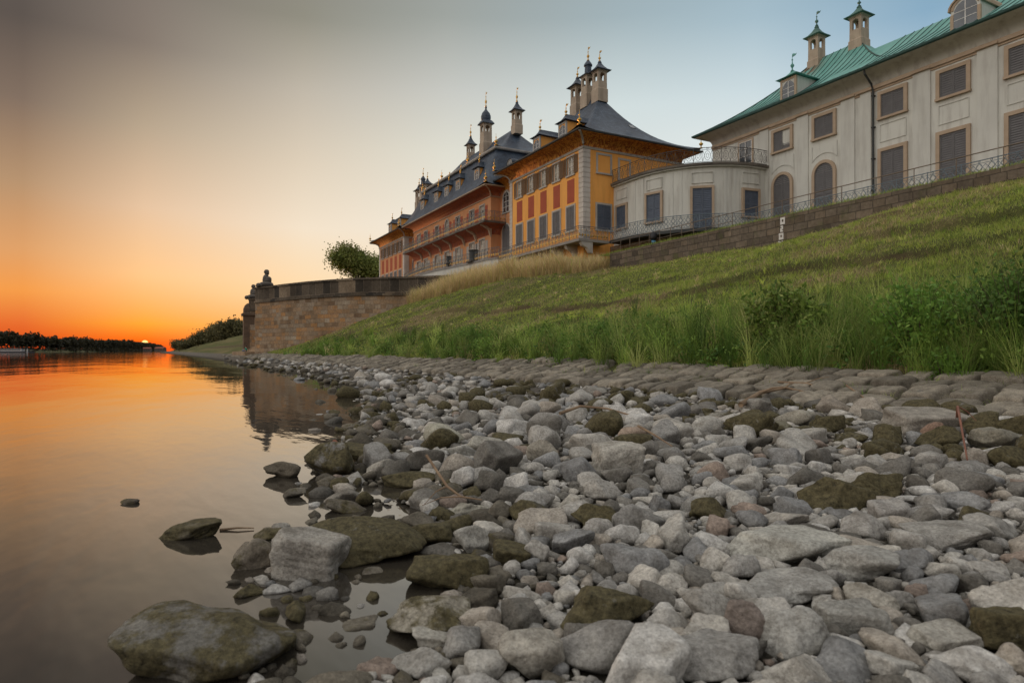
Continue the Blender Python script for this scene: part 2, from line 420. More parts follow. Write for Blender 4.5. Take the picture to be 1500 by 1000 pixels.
M_['basement'] = m_masonry('basement_stone', [(0.22, 0.13, 0.07, 1), (0.32, 0.22, 0.14, 1), (0.16, 0.10, 0.06, 1)], (0.14, 0.11, 0.08, 1), 0.7, 0.4)


def wallmesh(name, path, z0, z1, thick, m, parent=None, nseg=8, dip=None, batter=0.0):
    """Masonry following a plan polyline (outer face) with arc length / height stored for the stone pattern."""
    pts = [Vector((p[0], p[1], 0)) for p in path]; L = [0.0]
    for a, b in zip(pts, pts[1:]): L.append(L[-1] + (b - a).length)
    nr = []
    for i in range(len(pts)):
        t = (pts[min(i + 1, len(pts) - 1)] - pts[max(i - 1, 0)]).normalized(); nr.append(Vector((t.y, -t.x, 0)))
    vs, wp, fs = [], [], []
    def strip(off_fn, zs, sgn=1):
        o = len(vs); n = len(zs)
        for i, p in enumerate(pts):
            for j, z in enumerate(zs):
                q = p + nr[i] * off_fn(z); vs.append((q.x, q.y, z)); wp.append((L[i], z, 0))
        for i in range(len(pts) - 1):
            for j in range(n - 1):
                a = o + i * n + j; f = (a, a + n, a + n + 1, a + 1); fs.append(f if sgn > 0 else f[::-1])
    zs = [z0 + (z1 - z0) * j / nseg for j in range(nseg + 1)]
    strip(lambda z: batter * (z1 - z), zs); strip(lambda z: -thick, zs, -1)
    o = len(vs)
    for i, p in enumerate(pts):
        for off in (0.0, -thick):
            q = p + nr[i] * off; vs.append((q.x, q.y, z1)); wp.append((L[i], z1 - off, 0))
    for i in range(len(pts) - 1): a = o + 2 * i; fs.append((a, a + 2, a + 3, a + 1))
    for i, rev in ((0, True), (len(pts) - 1, False)):
        o = len(vs)
        for off, z in ((batter * (z1 - z0), z0), (-thick, z0), (-thick, z1), (0, z1)):
            q = pts[i] + nr[i] * off; vs.append((q.x, q.y, z)); wp.append((L[i] - off + 0.3, z, 0))
        f = (o, o + 1, o + 2, o + 3); fs.append(f[::-1] if rev else f)
    if dip: vs = [(x, y, z + dip(x)) for x, y, z in vs]
    base = np.array(wloc(parent)) if parent else np.zeros(3)
    return link(name, npmesh(name, np.array(vs) - base, np.array(fs), m, attrs={'wp': ('FLOAT_VECTOR', np.array(wp))}), parent)


def veg(name, trans=0.35, rough=0.6):
    """Leaf / blade colour from the point colour attribute 'col', thin and translucent."""
    m, t = newmat(name)
    c = t.n('ShaderNodeAttribute', {'attribute_name': 'col'}).outputs['Color']
    b = t.n('ShaderNodeBsdfPrincipled', Base_Color=c, Roughness=rough); b.inputs['Specular IOR Level'].default_value = 0.25
    tr = t.n('ShaderNodeBsdfTranslucent', Color=c)
    mx = t.n('ShaderNodeMixShader', Fac=trans, _1=b.outputs[0], _2=tr.outputs[0])
    t.n('ShaderNodeOutputMaterial', Surface=mx.outputs[0]); return m


M_['grass'] = veg('grass_blades', 0.4)
M_['leaf'] = veg('leaves', 0.35)


def m_rock(name, mode):
    """Stone: base tint and moss share come from the object colour or from point attributes."""
    m, t = newmat(name)
    if mode == 'obj':
        oi = t.n('ShaderNodeObjectInfo'); tint = oi.outputs['Color']; moss = oi.outputs['Alpha']
    else:
        tint = t.n('ShaderNodeAttribute', {'attribute_name': 'col'}).outputs['Color']
        moss = t.n('ShaderNodeAttribute', {'attribute_name': 'moss'}).outputs['Fac']
    vec = t.n('ShaderNodeNewGeometry').outputs['Position']
    big = t.ramp(t.noise(vec, 9, 6, 0.65), [(0.3, (0.58, 0.56, 0.53)), (0.52, (1, 1, 1)), (0.72, (1.35, 1.34, 1.31))])
    tint = t.mix(1.0, tint, (0.90, 0.92, 0.935, 1), 'MULTIPLY')
    fine = t.ramp(t.noise(vec, 65, 5, 0.7), [(0.3, (0.58, 0.57, 0.56)), (0.7, (1.35, 1.35, 1.35))])
    c = t.mix(1.0, t.mix(1.0, tint, big, 'MULTIPLY'), fine, 'MULTIPLY')
    pits = t.ramp(t.noise(vec, 120, 3, 0.6), [(0.60, (1, 1, 1)), (0.70, (0.45, 0.43, 0.4))])
    c = t.mix(0.7, c, pits, 'MULTIPLY')
    # moss and silt: olive brown, patchy, more on stones with a high moss share
    n2 = t.noise(vec, 7, 6, 0.7)
    k = t.math('ADD', t.math('SUBTRACT', n2, 0.5), t.math('MULTIPLY', t.math('SUBTRACT', moss, 0.5), 0.9))
    k = t.n('ShaderNodeMapRange', {'interpolation_type': 'SMOOTHSTEP'}, Value=k, From_Min=-0.04, From_Max=0.10).outputs[0]
    mc = t.mix(t.ramp(t.noise(vec, 34, 6, 0.75), [(0.32, (0, 0, 0)), (0.68, (1, 1, 1))]), (0.026, 0.022, 0.011, 1), (0.155, 0.130, 0.066, 1))
    mc = t.mix(t.ramp(t.noise(vec, 11, 5, 0.7), [(0.64, (0, 0, 0)), (0.74, (0.6, 0.6, 0.6))]), mc, (0.26, 0.25, 0.21, 1))
    c = t.mix(k, c, mc)
    h = t.math('ADD', t.math('MULTIPLY', t.noise(vec, 16, 6, 0.65), 0.6), t.math('MULTIPLY', t.noise(vec, 75, 4, 0.7), 0.3))
    finish(t, c, 0.88, h, 0.8, 0.035, spec=0.25)
    return m


M_['rock'] = m_rock('river_stone', 'obj')
M_['rocks'] = m_rock('river_stone_bed', 'attr')


# ------------------------------------------------------------------ terrain, water
def vnoise(x, y, sc, seed):
    g = np.random.default_rng(seed).random((128, 128)); u = np.asarray(x) / sc; v = np.asarray(y) / sc
    i = np.floor(u).astype(int); j = np.floor(v).astype(int); fu = u - i; fv = v - j
    fu = fu * fu * (3 - 2 * fu); fv = fv * fv * (3 - 2 * fv)
    q = lambda a, b: g[a % 128, b % 128]
    return (q(i, j) * (1 - fu) + q(i + 1, j) * fu) * (1 - fv) + (q(i, j + 1) * (1 - fu) + q(i + 1, j + 1) * fu) * fv


def fnoise(x, y, sc, seed, o=3):
    s = 0; a = 0.5
    for k in range(o): s = s + a * vnoise(x, y, sc / 2 ** k, seed + k); a *= 0.5
    return s / (1 - 0.5 ** o)


def waterline(x):
    return np.interp(x, [-1500, -300, -160, -60, -10, 16, 26, 30.6, 34, 36, 38.5, 39.4, 40.2, 41.5, 44, 60, 80],
                     [-40, -30, -26, -23.6, -23.6, -23.5, -24.4, -25.3, -26.4, -27.2, -27.35, -27.9, -28.5, -29.2, -29.6, -30, -30])


def walltoe(x):
    return np.interp(x, [-1500, -40, -20, -4, 0, 4, 10, 18, 21, 26, 40, 80], [6.5, 6.9, 7.2, 7.4, 7.2, 6.9, 6.66, 6.5, 6.75, 7.35, 7.45, 7.4])


POOLS = []


def ground(x, y):
    x = np.asarray(x, float); y = np.asarray(y, float)
    yw = waterline(x); toe = walltoe(x)
    yc = -20.3
    beach = np.where(y < yw, np.maximum(-0.8, (y - yw) * 0.10), 0.25 * (y - yw) / np.maximum(yc - yw, 0.5))
    cob = 0.20 + (y - yc) * 0.20
    t = np.clip((y + 18.6) / np.interp(x, [-40, -30, -14, -2, 4], [17.5, 17.0, 16.6, 16.8, 18.6]), 0, 1)
    slope = 0.54 + (toe - 0.54) * (t + 0.05 * np.sin(t * PI) - 0.035 * np.sin(2 * PI * t))
    ys = -11.0 + 0.7 * np.sin(x * 0.23) + 0.35 * np.sin(x * 0.71 + 1)
    m = np.clip((x + 8) / 8, 0, 1) * np.clip((36 - x) / 4, 0, 1) * (0.45 + 0.55 * vnoise(x, x * 0, 4.0, 31))
    for (yb, amp, se, x0_, x1_) in ((-14.4, 0.10, 61, 8, 36), (-8.2, 0.09, 63, 12, 40), (-5.2, 0.08, 65, -6, 30), (-12.7, 0.07, 67, -20, 20)):
        y2 = yb + 1.6 * (fnoise(x, x * 0, 6, se) - 0.5) + 0.5 * np.sin(x * 0.5 + se); m2 = np.clip((x - x0_) / 3, 0, 1) * np.clip((x1_ - x) / 3, 0, 1) * np.clip(vnoise(x, x * 0 + 3, 3.0, se) * 2.4 - 0.8, 0, 1)
        slope = slope + m2 * amp * 1.5 * (np.tanh((y - y2) / 0.08) - np.clip((y - y2) / 1.6, -1, 1))
    slope = slope + m * 0.17 * (np.tanh((y - ys) / 0.09) - np.clip((y - ys) / 2.2, -1, 1))
    slope = slope + np.where((y > -18) & (y < -0.5), 0.05 * (fnoise(x, y, 0.8, 15) - 0.5) + 0.20 * (fnoise(x, y, 2.6, 5) - 0.5) + 0.34 * (fnoise(x, y, 7, 9) - 0.5), 0) * np.clip((y + 18.3) / 2, 0, 1)
    up = np.where(x > 3.2, 8.06, toe + (8.06 - toe) * np.clip(y / 1.6, 0, 1))
    z = np.where(y < yc, np.minimum(beach, 0.25), np.where(y < -18.6, cob, np.where(y < 0.1, slope, up)))
    z = z + np.where(y < yc, 0.05 * (fnoise(x, y, 0.9, 3) - 0.5), 0)
    for (px_, py_, r_) in POOLS: z = np.minimum(z, -0.07 + 0.30 * np.maximum(np.hypot(x - px_, y - py_) / r_ - 0.75, 0))
    return z


def gz(x, y): return float(ground(np.array([x]), np.array([y]))[0])


def ray(px, py):
    k = (px - 750) / 950.; return CC * k - CS, CS * k + CC, (514 - py) / 950.


def on_ground(px, py, d0=1.5, d1=90):
    """Point of the terrain (or the water) seen at a photo pixel."""
    rx, ry, rz = ray(px, py); ds = np.exp(np.linspace(math.log(d0), math.log(d1), 4000))
    z = 1.0 + ds * rz; g = np.maximum(ground(CAMP[0] + ds * rx, CAMP[1] + ds * ry), 0.0)
    i = int(np.argmax(z <= g)); return CAMP[0] + ds[i] * rx, CAMP[1] + ds[i] * ry, float(g[i]), float(ds[i])


def depth(x, y): return -CS * (x - CAMP[0]) + CC * (y - CAMP[1])
def side(x, y): return CC * (x - CAMP[0]) + CS * (y - CAMP[1])
for _px, _py, _r in ((625, 825, 0.22), (540, 890, 0.36), (480, 940, 0.36), (560, 830, 0.3), (500, 870, 0.34), (600, 870, 0.2), (540, 935, 0.22), (545, 755, 0.30), (560, 722, 0.3), (430, 870, 0.3)):
    _k = (_px - 750) / 950.; _D = 950. / (_py - 514); POOLS.append((CAMP[0] + (CC * _k - CS) * _D, CAMP[1] + (CS * _k + CC) * _D, _r))


def at(px, D): k = (px - 750) / 950. * D; return CAMP[0] + CC * k - CS * D, CAMP[1] + CS * k + CC * D


def build_ground():
    xs = np.concatenate([np.arange(-1500, -100, 40), np.arange(-100, -20, 2.0), np.arange(-20, 24, 0.32), np.arange(24, 46, 0.16), np.arange(46, 120, 2)])
    ys = np.concatenate([[-120, -70, -50, -40], np.arange(-34, -17, 0.16), np.arange(-17, -0.3, 0.11), [-0.02, 0.3, 0.8, 1.6, 2.4, 4, 8, 14, 30, 80, 200, 500]])
    X, Y = np.meshgrid(xs, ys, indexing='ij'); Z = ground(X, Y)
    nx, ny = X.shape
    idx = np.arange(nx * ny).reshape(nx, ny)
    f = np.stack([idx[:-1, :-1], idx[1:, :-1], idx[1:, 1:], idx[:-1, 1:]], -1).reshape(-1, 4)
    x, y, z = X.ravel(), Y.ravel(), Z.ravel()
    gravel = np.array([0.13, 0.115, 0.095]); silt = np.array([0.045, 0.04, 0.028]); turf = np.array([0.085, 0.09, 0.028]); dry = np.array([0.19, 0.145, 0.07]); soil = np.array([0.085, 0.056, 0.034])
    n1 = fnoise(x, y, 3.0, 77)[:, None]; n2 = fnoise(x, y, 1.1, 99)[:, None]
    k = np.clip((z - 0.02) / 0.1, 0, 1)[:, None]
    col = silt * (1 - k) + gravel * k
    up = np.clip((y + 19.0) / 0.5, 0, 1)[:, None]
    tcol = turf + (dry - turf) * np.clip((n1 - 0.5) * 3.5, 0, 0.75)
    yscar = -11.0 + 0.7 * np.sin(x * 0.23) + 0.35 * np.sin(x * 0.71 + 1)
    sc = np.exp(-((y - yscar + 0.03) / 0.09) ** 2) * np.clip(fnoise(x, y * 0, 2.2, 52) * 3 - 0.9, 0, 1) * np.clip((x + 8) / 8, 0, 1) * np.clip((36 - x) / 4, 0, 1)
    sc2 = np.exp(-((y + 14.2 + 0.5 * np.sin(x * 0.4)) / 0.7) ** 2) * np.clip((fnoise(x, y, 2.4, 41) - 0.42) * 6, 0, 1)
    sc = np.clip(np.maximum(sc, sc2), 0, 1)[:, None] * np.clip(n2 * 2.2, 0, 1)
    tcol = tcol * (1 - sc) + soil * sc
    col = col * (1 - up) + tcol * up
    m, t = newmat('bank_soil'); co = t.n('ShaderNodeTexCoord').outputs['Object']
    c = t.n('ShaderNodeAttribute', {'attribute_name': 'col'}).outputs['Color']
    c = t.mix(1.0, c, t.ramp(t.noise(co, 30, 6, 0.7), [(0.3, (0.5, 0.5, 0.5)), (0.7, (1.5, 1.5, 1.5))]), 'MULTIPLY')
    c = t.mix(1.0, c, t.ramp(t.noise(co, 4, 5, 0.7), [(0.3, (0.7, 0.7, 0.7)), (0.7, (1.3, 1.3, 1.3))]), 'MULTIPLY')
    finish(t, c, 0.95, t.noise(co, 38, 6, 0.75), 0.9, 0.05, spec=0.15)
    return tag(link('ground', npmesh('ground', np.stack([x, y, z], -1), f, m, True, {'col': ('FLOAT_COLOR', np.concatenate([col, np.ones((len(x), 1))], 1))})), kind='structure')


build_ground()


def build_water():
    m, t = newmat('river_water'); co = t.n('ShaderNodeTexCoord').outputs['Object']
    # ripples are drawn out along the current and calmer close to the bank
    mp = t.n('ShaderNodeMapping', Vector=co, Rotation=(0, 0, R(-28)), Scale=(0.55, 1.6, 1))
    a = t.noise(mp.outputs[0], 1.1, 3, 0.5, 0.3)
    b = t.noise(mp.outputs[0], 0.16, 2, 0.5, 0.2)
    c2 = t.noise(mp.outputs[0], 5.0, 2, 0.5)
    patch = t.ramp(t.noise(co, 0.035, 3, 0.6), [(0.38, (0.25, 0.25, 0.25)), (0.65, (1, 1, 1))])
    h = t.math('ADD', t.math('MULTIPLY', t.math('MULTIPLY', a, patch), 0.013), t.math('ADD', t.math('MULTIPLY', b, 0.05), t.math('MULTIPLY', c2, 0.0015)))
    bp = t.n('ShaderNodeBump', Strength=1.0, Distance=1.0, Height=h)
    p = t.n('ShaderNodeBsdfPrincipled', Base_Color=(0.042, 0.036, 0.028, 1), Roughness=0.035, IOR=2.25, Normal=bp.outputs[0])
    p.inputs['Specular IOR Level'].default_value = 0.5
    t.n('ShaderNodeOutputMaterial', Surface=p.outputs[0])
    xs = np.array([-3000, -600, -100, 20, 60, 400.]); ys = np.array([-3000, -500, -60, -15.5])
    v = [(x, y, 0) for x in xs for y in ys]; f = [(i * 4 + j, (i + 1) * 4 + j, (i + 1) * 4 + j + 1, i * 4 + j + 1) for i in range(5) for j in range(3)]
    tag(link('water', npmesh('water', v, f, m)), kind='structure')


build_water()


def far_bank():
    pts = [at(-1500, 250), at(-700, 320), at(-150, 400), at(0, 455), at(90, 560), at(160, 760), at(215, 1250), at(236, 1900)]
    P = np.array(pts); v = []
    for i, p in enumerate(P):
        dvec = np.array([p[0] - CAMP[0], p[1] - CAMP[1]]); dvec /= np.linalg.norm(dvec)
        for o, z in ((-4, -0.6), (3, 0.7), (25, 2.2), (600, 4.0)): v.append((p[0] + dvec[0] * o, p[1] + dvec[1] * o, z))
    f = [(i * 4 + j, i * 4 + j + 1, (i + 1) * 4 + j + 1, (i + 1) * 4 + j) for i in range(len(P) - 1) for j in range(3)]
    tag(link('far_bank', npmesh('far_bank', v, f, varied('far_meadow', (0.06, 0.065, 0.02), (0.12, 0.1, 0.045), 0.03))), kind='structure')
    return P


FAR = far_bank()

# ------------------------------------------------------------------ stones
def sphere(sub):
    bm = bmesh.new(); bmesh.ops.create_icosphere(bm, subdivisions=sub, radius=1.0)
    v = np.array([p.co[:] for p in bm.verts]); f = np.array([[q.index for q in p.verts] for p in bm.faces]); bm.free(); return v, f


SPH = {k: sphere(k) for k in (1, 2, 3, 4, 5)}


def rock_dirs(seed, kind):
    g = np.random.default_rng(seed)
    if kind == 'block':
        n = np.array([[1, 0, 0], [-1, 0, 0], [0, 1, 0], [0, -1, 0], [0, 0, 1], [0, 0, -1]], float) + g.normal(0, 0.13, (6, 3)); h = np.array([1, 1, 1, 1, 1, 1.0]) * g.uniform(0.8, 1.0, 6)
        e = g.normal(0, 1, (3, 3)); n = np.concatenate([n, e]); h = np.concatenate([h, g.uniform(1.05, 1.25, 3)]); p = 16
    elif kind == 'cube':
        n = np.array([[1, 0, 0], [-1, 0, 0], [0, 1, 0], [0, -1, 0], [0, 0, 1], [0, 0, -1]], float) + g.normal(0, 0.07, (6, 3)); h = g.uniform(0.92, 1.0, 6); p = 22
    elif kind == 'cobble':
        n = np.array([[1, 0, 0], [-1, 0, 0], [0, 1, 0], [0, -1, 0], [0, 0, 1], [0, 0, -1]], float) + g.normal(0, 0.06, (6, 3)); h = g.uniform(0.9, 1.0, 6); n = np.concatenate([n, g.choice([-1, 1], (2, 3)) * g.uniform(0.5, 1.0, (2, 3))]); h = np.concatenate([h, g.uniform(1.3, 1.5, 2)]); p = 55
    elif kind == 'angular':
        n = g.normal(0, 1, (11, 3)); h = g.uniform(0.62, 1.0, 11); p = 30
    elif kind == 'slab':
        n = g.normal(0, 1, (9, 3)); h = g.uniform(0.8, 1.0, 9); n = np.concatenate([n, [[0.05, 0.05, 1], [0, 0, -1]]]); h = np.concatenate([h, [0.75, 0.8]]); p = 16
    else:
        n = g.normal(0, 1, (14, 3)); h = g.uniform(0.74, 1.0, 14); p = 9
    n /= np.linalg.norm(n, axis=1)[:, None]; return n, h, p, g


def rock_shape(seed, kind, sub, rough=1.0):
    n, h, p, g = rock_dirs(seed, kind); d, f = SPH[sub]
    q = np.maximum(d @ n.T, 0) / h
    r = np.minimum((q ** p).sum(1) ** (-1 / p), 1.5)
    ph = g.uniform(0, 6.28, (10, 3)); fr = g.normal(0, 1, (10, 3))
    for i in range(10):
        s = (2.2 if i < 4 else 5.5 if i < 7 else 11); a = (0.045 if i < 4 else 0.016 if i < 7 else 0.007) * rough
        r = r * (1 + a * np.sin((d @ fr[i]) * s + ph[i, 0]) * np.cos((d @ fr[i - 1]) * s * 0.8 + ph[i, 1]))
    v = d * r[:, None]
    v -= (v.max(0) + v.min(0)) / 2; v /= np.abs(v).max(0)
    return v, f


KINDS = ['round', 'angular', 'angular', 'block', 'angular', 'slab', 'round', 'block']
PROTO = {}
def proto(k, sub):
    if (k, sub) not in PROTO: PROTO[(k, sub)] = rock_shape(100 + k, KINDS[k % 8] if k < 900 else 'cobble', sub, 1.0 if k < 900 else 0.7)
    return PROTO[(k, sub)]


PALE = np.array([[0.44, 0.41, 0.365], [0.34, 0.32, 0.29], [0.55, 0.52, 0.475], [0.22, 0.202, 0.175], [0.40, 0.35, 0.29], [0.28, 0.272, 0.26], [0.16, 0.145, 0.122], [0.50, 0.46, 0.40], [0.46, 0.43, 0.38]])
PINK = np.array([0.33, 0.255, 0.205]); DARK = np.array([0.11, 0.095, 0.072])
stones = []          # dict: c, half sizes, rot, kind, tint, moss, D, hero name


def add_stone(x, y, z, hx, hy, hz, rz, k, tint, moss, tilt=(0, 0), hero=None, sub=None):
    stones.append(dict(x=x, y=y, z=z, h=(hx, hy, hz), rz=rz, k=k, tint=np.array(tint), moss=moss, tilt=tilt, hero=hero, D=depth(x, y), sub=sub))


# stones that can be matched one by one with the photograph: px0, px1, top, bottom, kind index, tint, moss, label
SB = 1.0
HERO = [
    (176, 437, 884, 1012, 6, (0.20, 0.19, 0.172), 0.57, 'big blotched dark boulder half in the water at the lower left'),
    (403, 503, 781, 856, 901, (0.40, 0.375, 0.34), 0.14, 'pale square block leaning on the long mossy boulder at the water edge'),
    (425, 624, 768, 838, 6, (0.20, 0.17, 0.12), 0.80, 'long brown mossy boulder behind the pale square block'),
    (600, 664, 766, 802, 0, (0.2, 0.17, 0.12), 0.85, 'mossy rock at the right end of the long brown boulder'),
    (341, 406, 790, 840, 2, (0.24, 0.21, 0.17), 0.45, 'dark wet rock left of the pale square block'),
    (372, 425, 772, 793, 16, (0.2, 0.17, 0.13), 0.6, 'small dark rock behind the pale square block'),
    (398, 424, 767, 781, 0, (0.33, 0.31, 0.28), 0.2, 'small grey rock behind the pale square block, touching the dark rock'),
    (240, 326, 762, 793, 5, (0.16, 0.14, 0.10), 0.62, 'flat dark mossy rock alone in the water far left'),
    (392, 446, 674, 702, 2, (0.18, 0.155, 0.12), 0.45, 'dark rock standing alone in the orange water, flat ledge on top'),
    (455, 469, 681, 690, 0, (0.15, 0.13, 0.11), 0.4, 'tiny dark rock in the water right of the flat ledge rock'),
    (413, 450, 715, 731, 4, (0.2, 0.18, 0.15), 0.4, 'small pointed dark rock in the water'),
    (477, 528, 716, 740, 0, (0.27, 0.25, 0.22), 0.25, 'dark rounded rock stacked on a wet rock at the water edge'),
    (474, 536, 732, 754, 5, (0.17, 0.15, 0.12), 0.5, 'wet flat rock below the dark rounded rock at the water edge'),
    (466, 506, 655, 688, 4, (0.24, 0.21, 0.17), 0.35, 'dark tilted rock left of the mossy log shaped block'),
    (498, 569, 652, 681, 902, (0.18, 0.16, 0.10), 0.85, 'mossy log shaped block at the water edge beside the tilted rock'),
    (538, 577, 673, 702, 2, (0.46, 0.43, 0.38), 0.1, 'grey pointed rock in front of the mossy log shaped block'),
    (178, 202, 732, 739, 5, (0.12, 0.1, 0.08), 0.5, 'tiny dark rock alone in the water, leftmost of all'),
    (598, 716, 812, 870, 5, (0.17, 0.145, 0.10), 0.85, 'dark mossy slab beside the small pool'),
    (822, 958, 862, 946, 4, (0.25, 0.20, 0.12), 0.78, 'large brown mossy angular boulder in the foreground'),
    (730, 826, 930, 1008, 2, (0.45, 0.42, 0.37), 0.06, 'pale angular rock at the lower edge of the foreground'),
    (572, 661, 955, 1004, 0, (0.42, 0.405, 0.38), 0.06, 'smooth oval grey stone at the lower edge'),
    (568, 690, 880, 948, 4, (0.40, 0.37, 0.31), 0.52, 'mottled rock half covered in moss beside the pool'),
    (602, 668, 926, 955, 3, (0.42, 0.40, 0.36), 0.08, 'pale block in front of the mottled mossy rock'),
    (1066, 1242, 770, 836, 5, (0.50, 0.49, 0.45), 0.20, 'wide flat lichened slab, pale and rough'),
    (868, 942, 650, 703, 3, (0.52, 0.49, 0.44), 0.05, 'large pale slanting rock in the middle of the stones'),
    (1176, 1265, 700, 757, 4, (0.2, 0.17, 0.1), 0.88, 'olive mossy pyramid rock, left of a pair'),
    (1235, 1322, 690, 742, 12, (0.2, 0.18, 0.12), 0.7, 'olive mossy rock with pale spots, right of a pair'),
    (1112, 1218, 896, 972, 6, (0.46, 0.45, 0.425), 0.04, 'pale dome shaped stone in the right foreground'),
    (1082, 1210, 833, 893, 0, (0.42, 0.41, 0.39), 0.05, 'broad smooth grey stone below the lichened slab'),
    (1210, 1318, 803, 864, 6, (0.42, 0.41, 0.385), 0.05, 'broad grey stone right of the lichened slab'),
    (1325, 1440, 762, 812, 4, (0.38, 0.365, 0.34), 0.08, 'long grey wedge stone in the right middle ground'),
    (1415, 1504, 754, 800, 2, (0.40, 0.385, 0.36), 0.06, 'pale wedge stone at the right edge'),
    (960, 1112, 935, 1010, 5, (0.36, 0.35, 0.335), 0.06, 'large flat grey slab at the lower edge'),
    (1000, 1086, 868, 932, 6, (0.43, 0.41, 0.38), 0.05, 'rounded pale stone left of the reddish stone'),
    (1060, 1122, 886, 952, 0, (0.27, 0.225, 0.20), 0.08, 'round reddish dark stone in the right foreground'),
    (1200, 1292, 885, 940, 3, (0.38, 0.37, 0.345), 0.06, 'grey block stone right of the dome shaped stone'),
    (1424, 1506, 893, 968, 3, (0.22, 0.17, 0.10), 0.72, 'brown mossy rock at the lower right edge'),
    (780, 840, 767, 804, 903, (0.44, 0.42, 0.39), 0.06, 'rectangular grey block in the middle of the stones'),
    (854, 908, 760, 797, 6, (0.42, 0.40, 0.375), 0.05, 'rounded grey stone right of the rectangular block'),
    (718, 778, 797, 836, 11, (0.21, 0.18, 0.11), 0.82, 'mossy block in front of the rectangular grey block'),
    (768, 805, 794, 833, 0, (0.45, 0.43, 0.40), 0.05, 'upright egg shaped stone beside the mossy block'),
    (838, 910, 741, 786, 4, (0.21, 0.18, 0.11), 0.85, 'mossy ridge shaped rock behind the rounded grey stone'),
    (812, 854, 727, 758, 1, (0.50, 0.47, 0.42), 0.08, 'bright pale stone with a cream rim, above the mossy ridge'),
    (855, 909, 702, 743, 2, (0.47, 0.45, 0.42), 0.05, 'tall pale angular stone in the middle of the stones'),
    (665, 717, 771, 815, 4, (0.44, 0.425, 0.39), 0.12, 'grey pyramid rock beside the small pool'),
    (1302, 1402, 601, 641, 904, (0.36, 0.33, 0.29), 0.12, 'large squared block close to the cobbled strip'),
    (1352, 1386, 620, 651, 0, (0.33, 0.22, 0.165), 0.05, 'reddish rounded rock in front of the squared block'),
    (1196, 1256, 580, 612, 2, (0.33, 0.29, 0.245), 0.12, 'brown grey rock beside the cobbled strip'),
    (1157, 1222, 579, 597, 3, (0.36, 0.34, 0.29), 0.3, 'flat topped rock below the cobbled strip'),
    (1085, 1131, 584, 612, 4, (0.33, 0.31, 0.28), 0.1, 'grey wedge rock near the driftwood'),
    (620, 681, 622, 656, 6, (0.48, 0.46, 0.38), 0.22, 'light yellowish boulder near the water, far group'),
    (655, 708, 650, 678, 2, (0.48, 0.47, 0.44), 0.12, 'rough pale boulder with dark pits, far group'),
    (1010, 1066, 730, 766, 6, (0.2, 0.18, 0.11), 0.8, 'round mossy stone left of the bright white stone'),
    (1035, 1086, 707, 742, 4, (0.56, 0.55, 0.53), 0.02, 'bright white stone in the middle of the stones'),
    (1106, 1185, 750, 777, 5, (0.44, 0.41, 0.37), 0.05, 'flat warm grey stone above the lichened slab'),
    (1228, 1305, 752, 800, 6, (0.43, 0.41, 0.385), 0.04, 'smooth pale stone above the broad grey stone'),
    (1276, 1334, 735, 773, 3, (0.40, 0.38, 0.36), 0.04, 'grey stone right of the mossy pair'),
    (1330, 1392, 740, 768, 8, (0.38, 0.365, 0.35), 0.05, 'grey rounded stone right of the grey stone by the mossy pair'),
    (1240, 1312, 858, 905, 1, (0.45, 0.42, 0.37), 0.04, 'cream rounded stone below the broad grey stone'),
    (1340, 1430, 918, 966, 3, (0.44, 0.42, 0.38), 0.04, 'pale rectangular stone in the right foreground'),
    (680, 735, 640, 668, 5, (0.45, 0.43, 0.38), 0.2, 'pale flat boulder behind the slanting rock, far group'),
    (905, 950, 625, 655, 8, (0.44, 0.34, 0.27), 0.05, 'pinkish rounded rock behind the slanting rock'),
    (770, 820, 645, 680, 6, (0.36, 0.33, 0.28), 0.2, 'brownish rounded rock left of the slanting rock'),
    (560, 640, 690, 718, 5, (0.2, 0.17, 0.11), 0.85, 'long mossy flat rock near the water edge'),
    (660, 722, 733, 760, 1, (0.44, 0.42, 0.36), 0.25, 'pitted pale flat stone near the driftwood twig'),
    (1100, 1165, 615, 640, 5, (0.30, 0.28, 0.21), 0.5, 'mossy flat rock in the upper right of the stones'),
    (1140, 1200, 600, 632, 1, (0.42, 0.39, 0.33), 0.3, 'rough pale rock beside the brown grey rock'),
    (1430, 1500, 625, 668, 2, (0.30, 0.28, 0.23), 0.3, 'dark angular rock at the right edge below the cobbles'),
    (1395, 1450, 740, 775, 16, (0.22, 0.2, 0.15), 0.6, 'dark mossy rock at right near the bare stick'),
    (850, 890, 565, 582, 2, (0.34, 0.32, 0.29), 0.05, 'grey pointed rock lying on the lower cobbles'),
]
for (a, b, tp, bt, k, tint, moss, lab) in HERO:
    cx = (a + b) / 2
    x, y, z, D = on_ground(cx, bt - 0.10 * (bt - tp))
    wd = (b - a) * D / 950 / 2
    dp = wd * (0.75 if k in (5, 3) else 0.85)
    al = math.atan2(bt - 514, 950); app = (bt - tp) * D / 950
    hz = (app - 1.3 * dp * math.sin(al)) / math.cos(al) * 0.62
    hz = max(hz, wd * 0.28)
    vx, vy = ray(cx, bt)[:2]; n = math.hypot(vx, vy); vx /= n; vy /= n
    add_stone(x + vx * dp * 0.85, y + vy * dp * 0.85, z + hz * 0.62, wd * 1.06, dp, hz, math.atan2(CS, CC) + rng.uniform(-0.2, 0.2), k, np.array(tint) * np.array([0.95, 0.925, 0.88]), moss,
              (rng.uniform(-0.12, 0.12), rng.uniform(-0.12, 0.12)), lab, 5 if wd / D > 0.035 else 4)
NHERO = len(stones)

cells = {}
def cell_put(x, y, r):
    cells.setdefault((int(x // 0.4), int(y // 0.4)), []).append((x, y, r))
for s in stones: cell_put(s['x'], s['y'], max(s['h'][0], s['h'][1]) * 0.88)


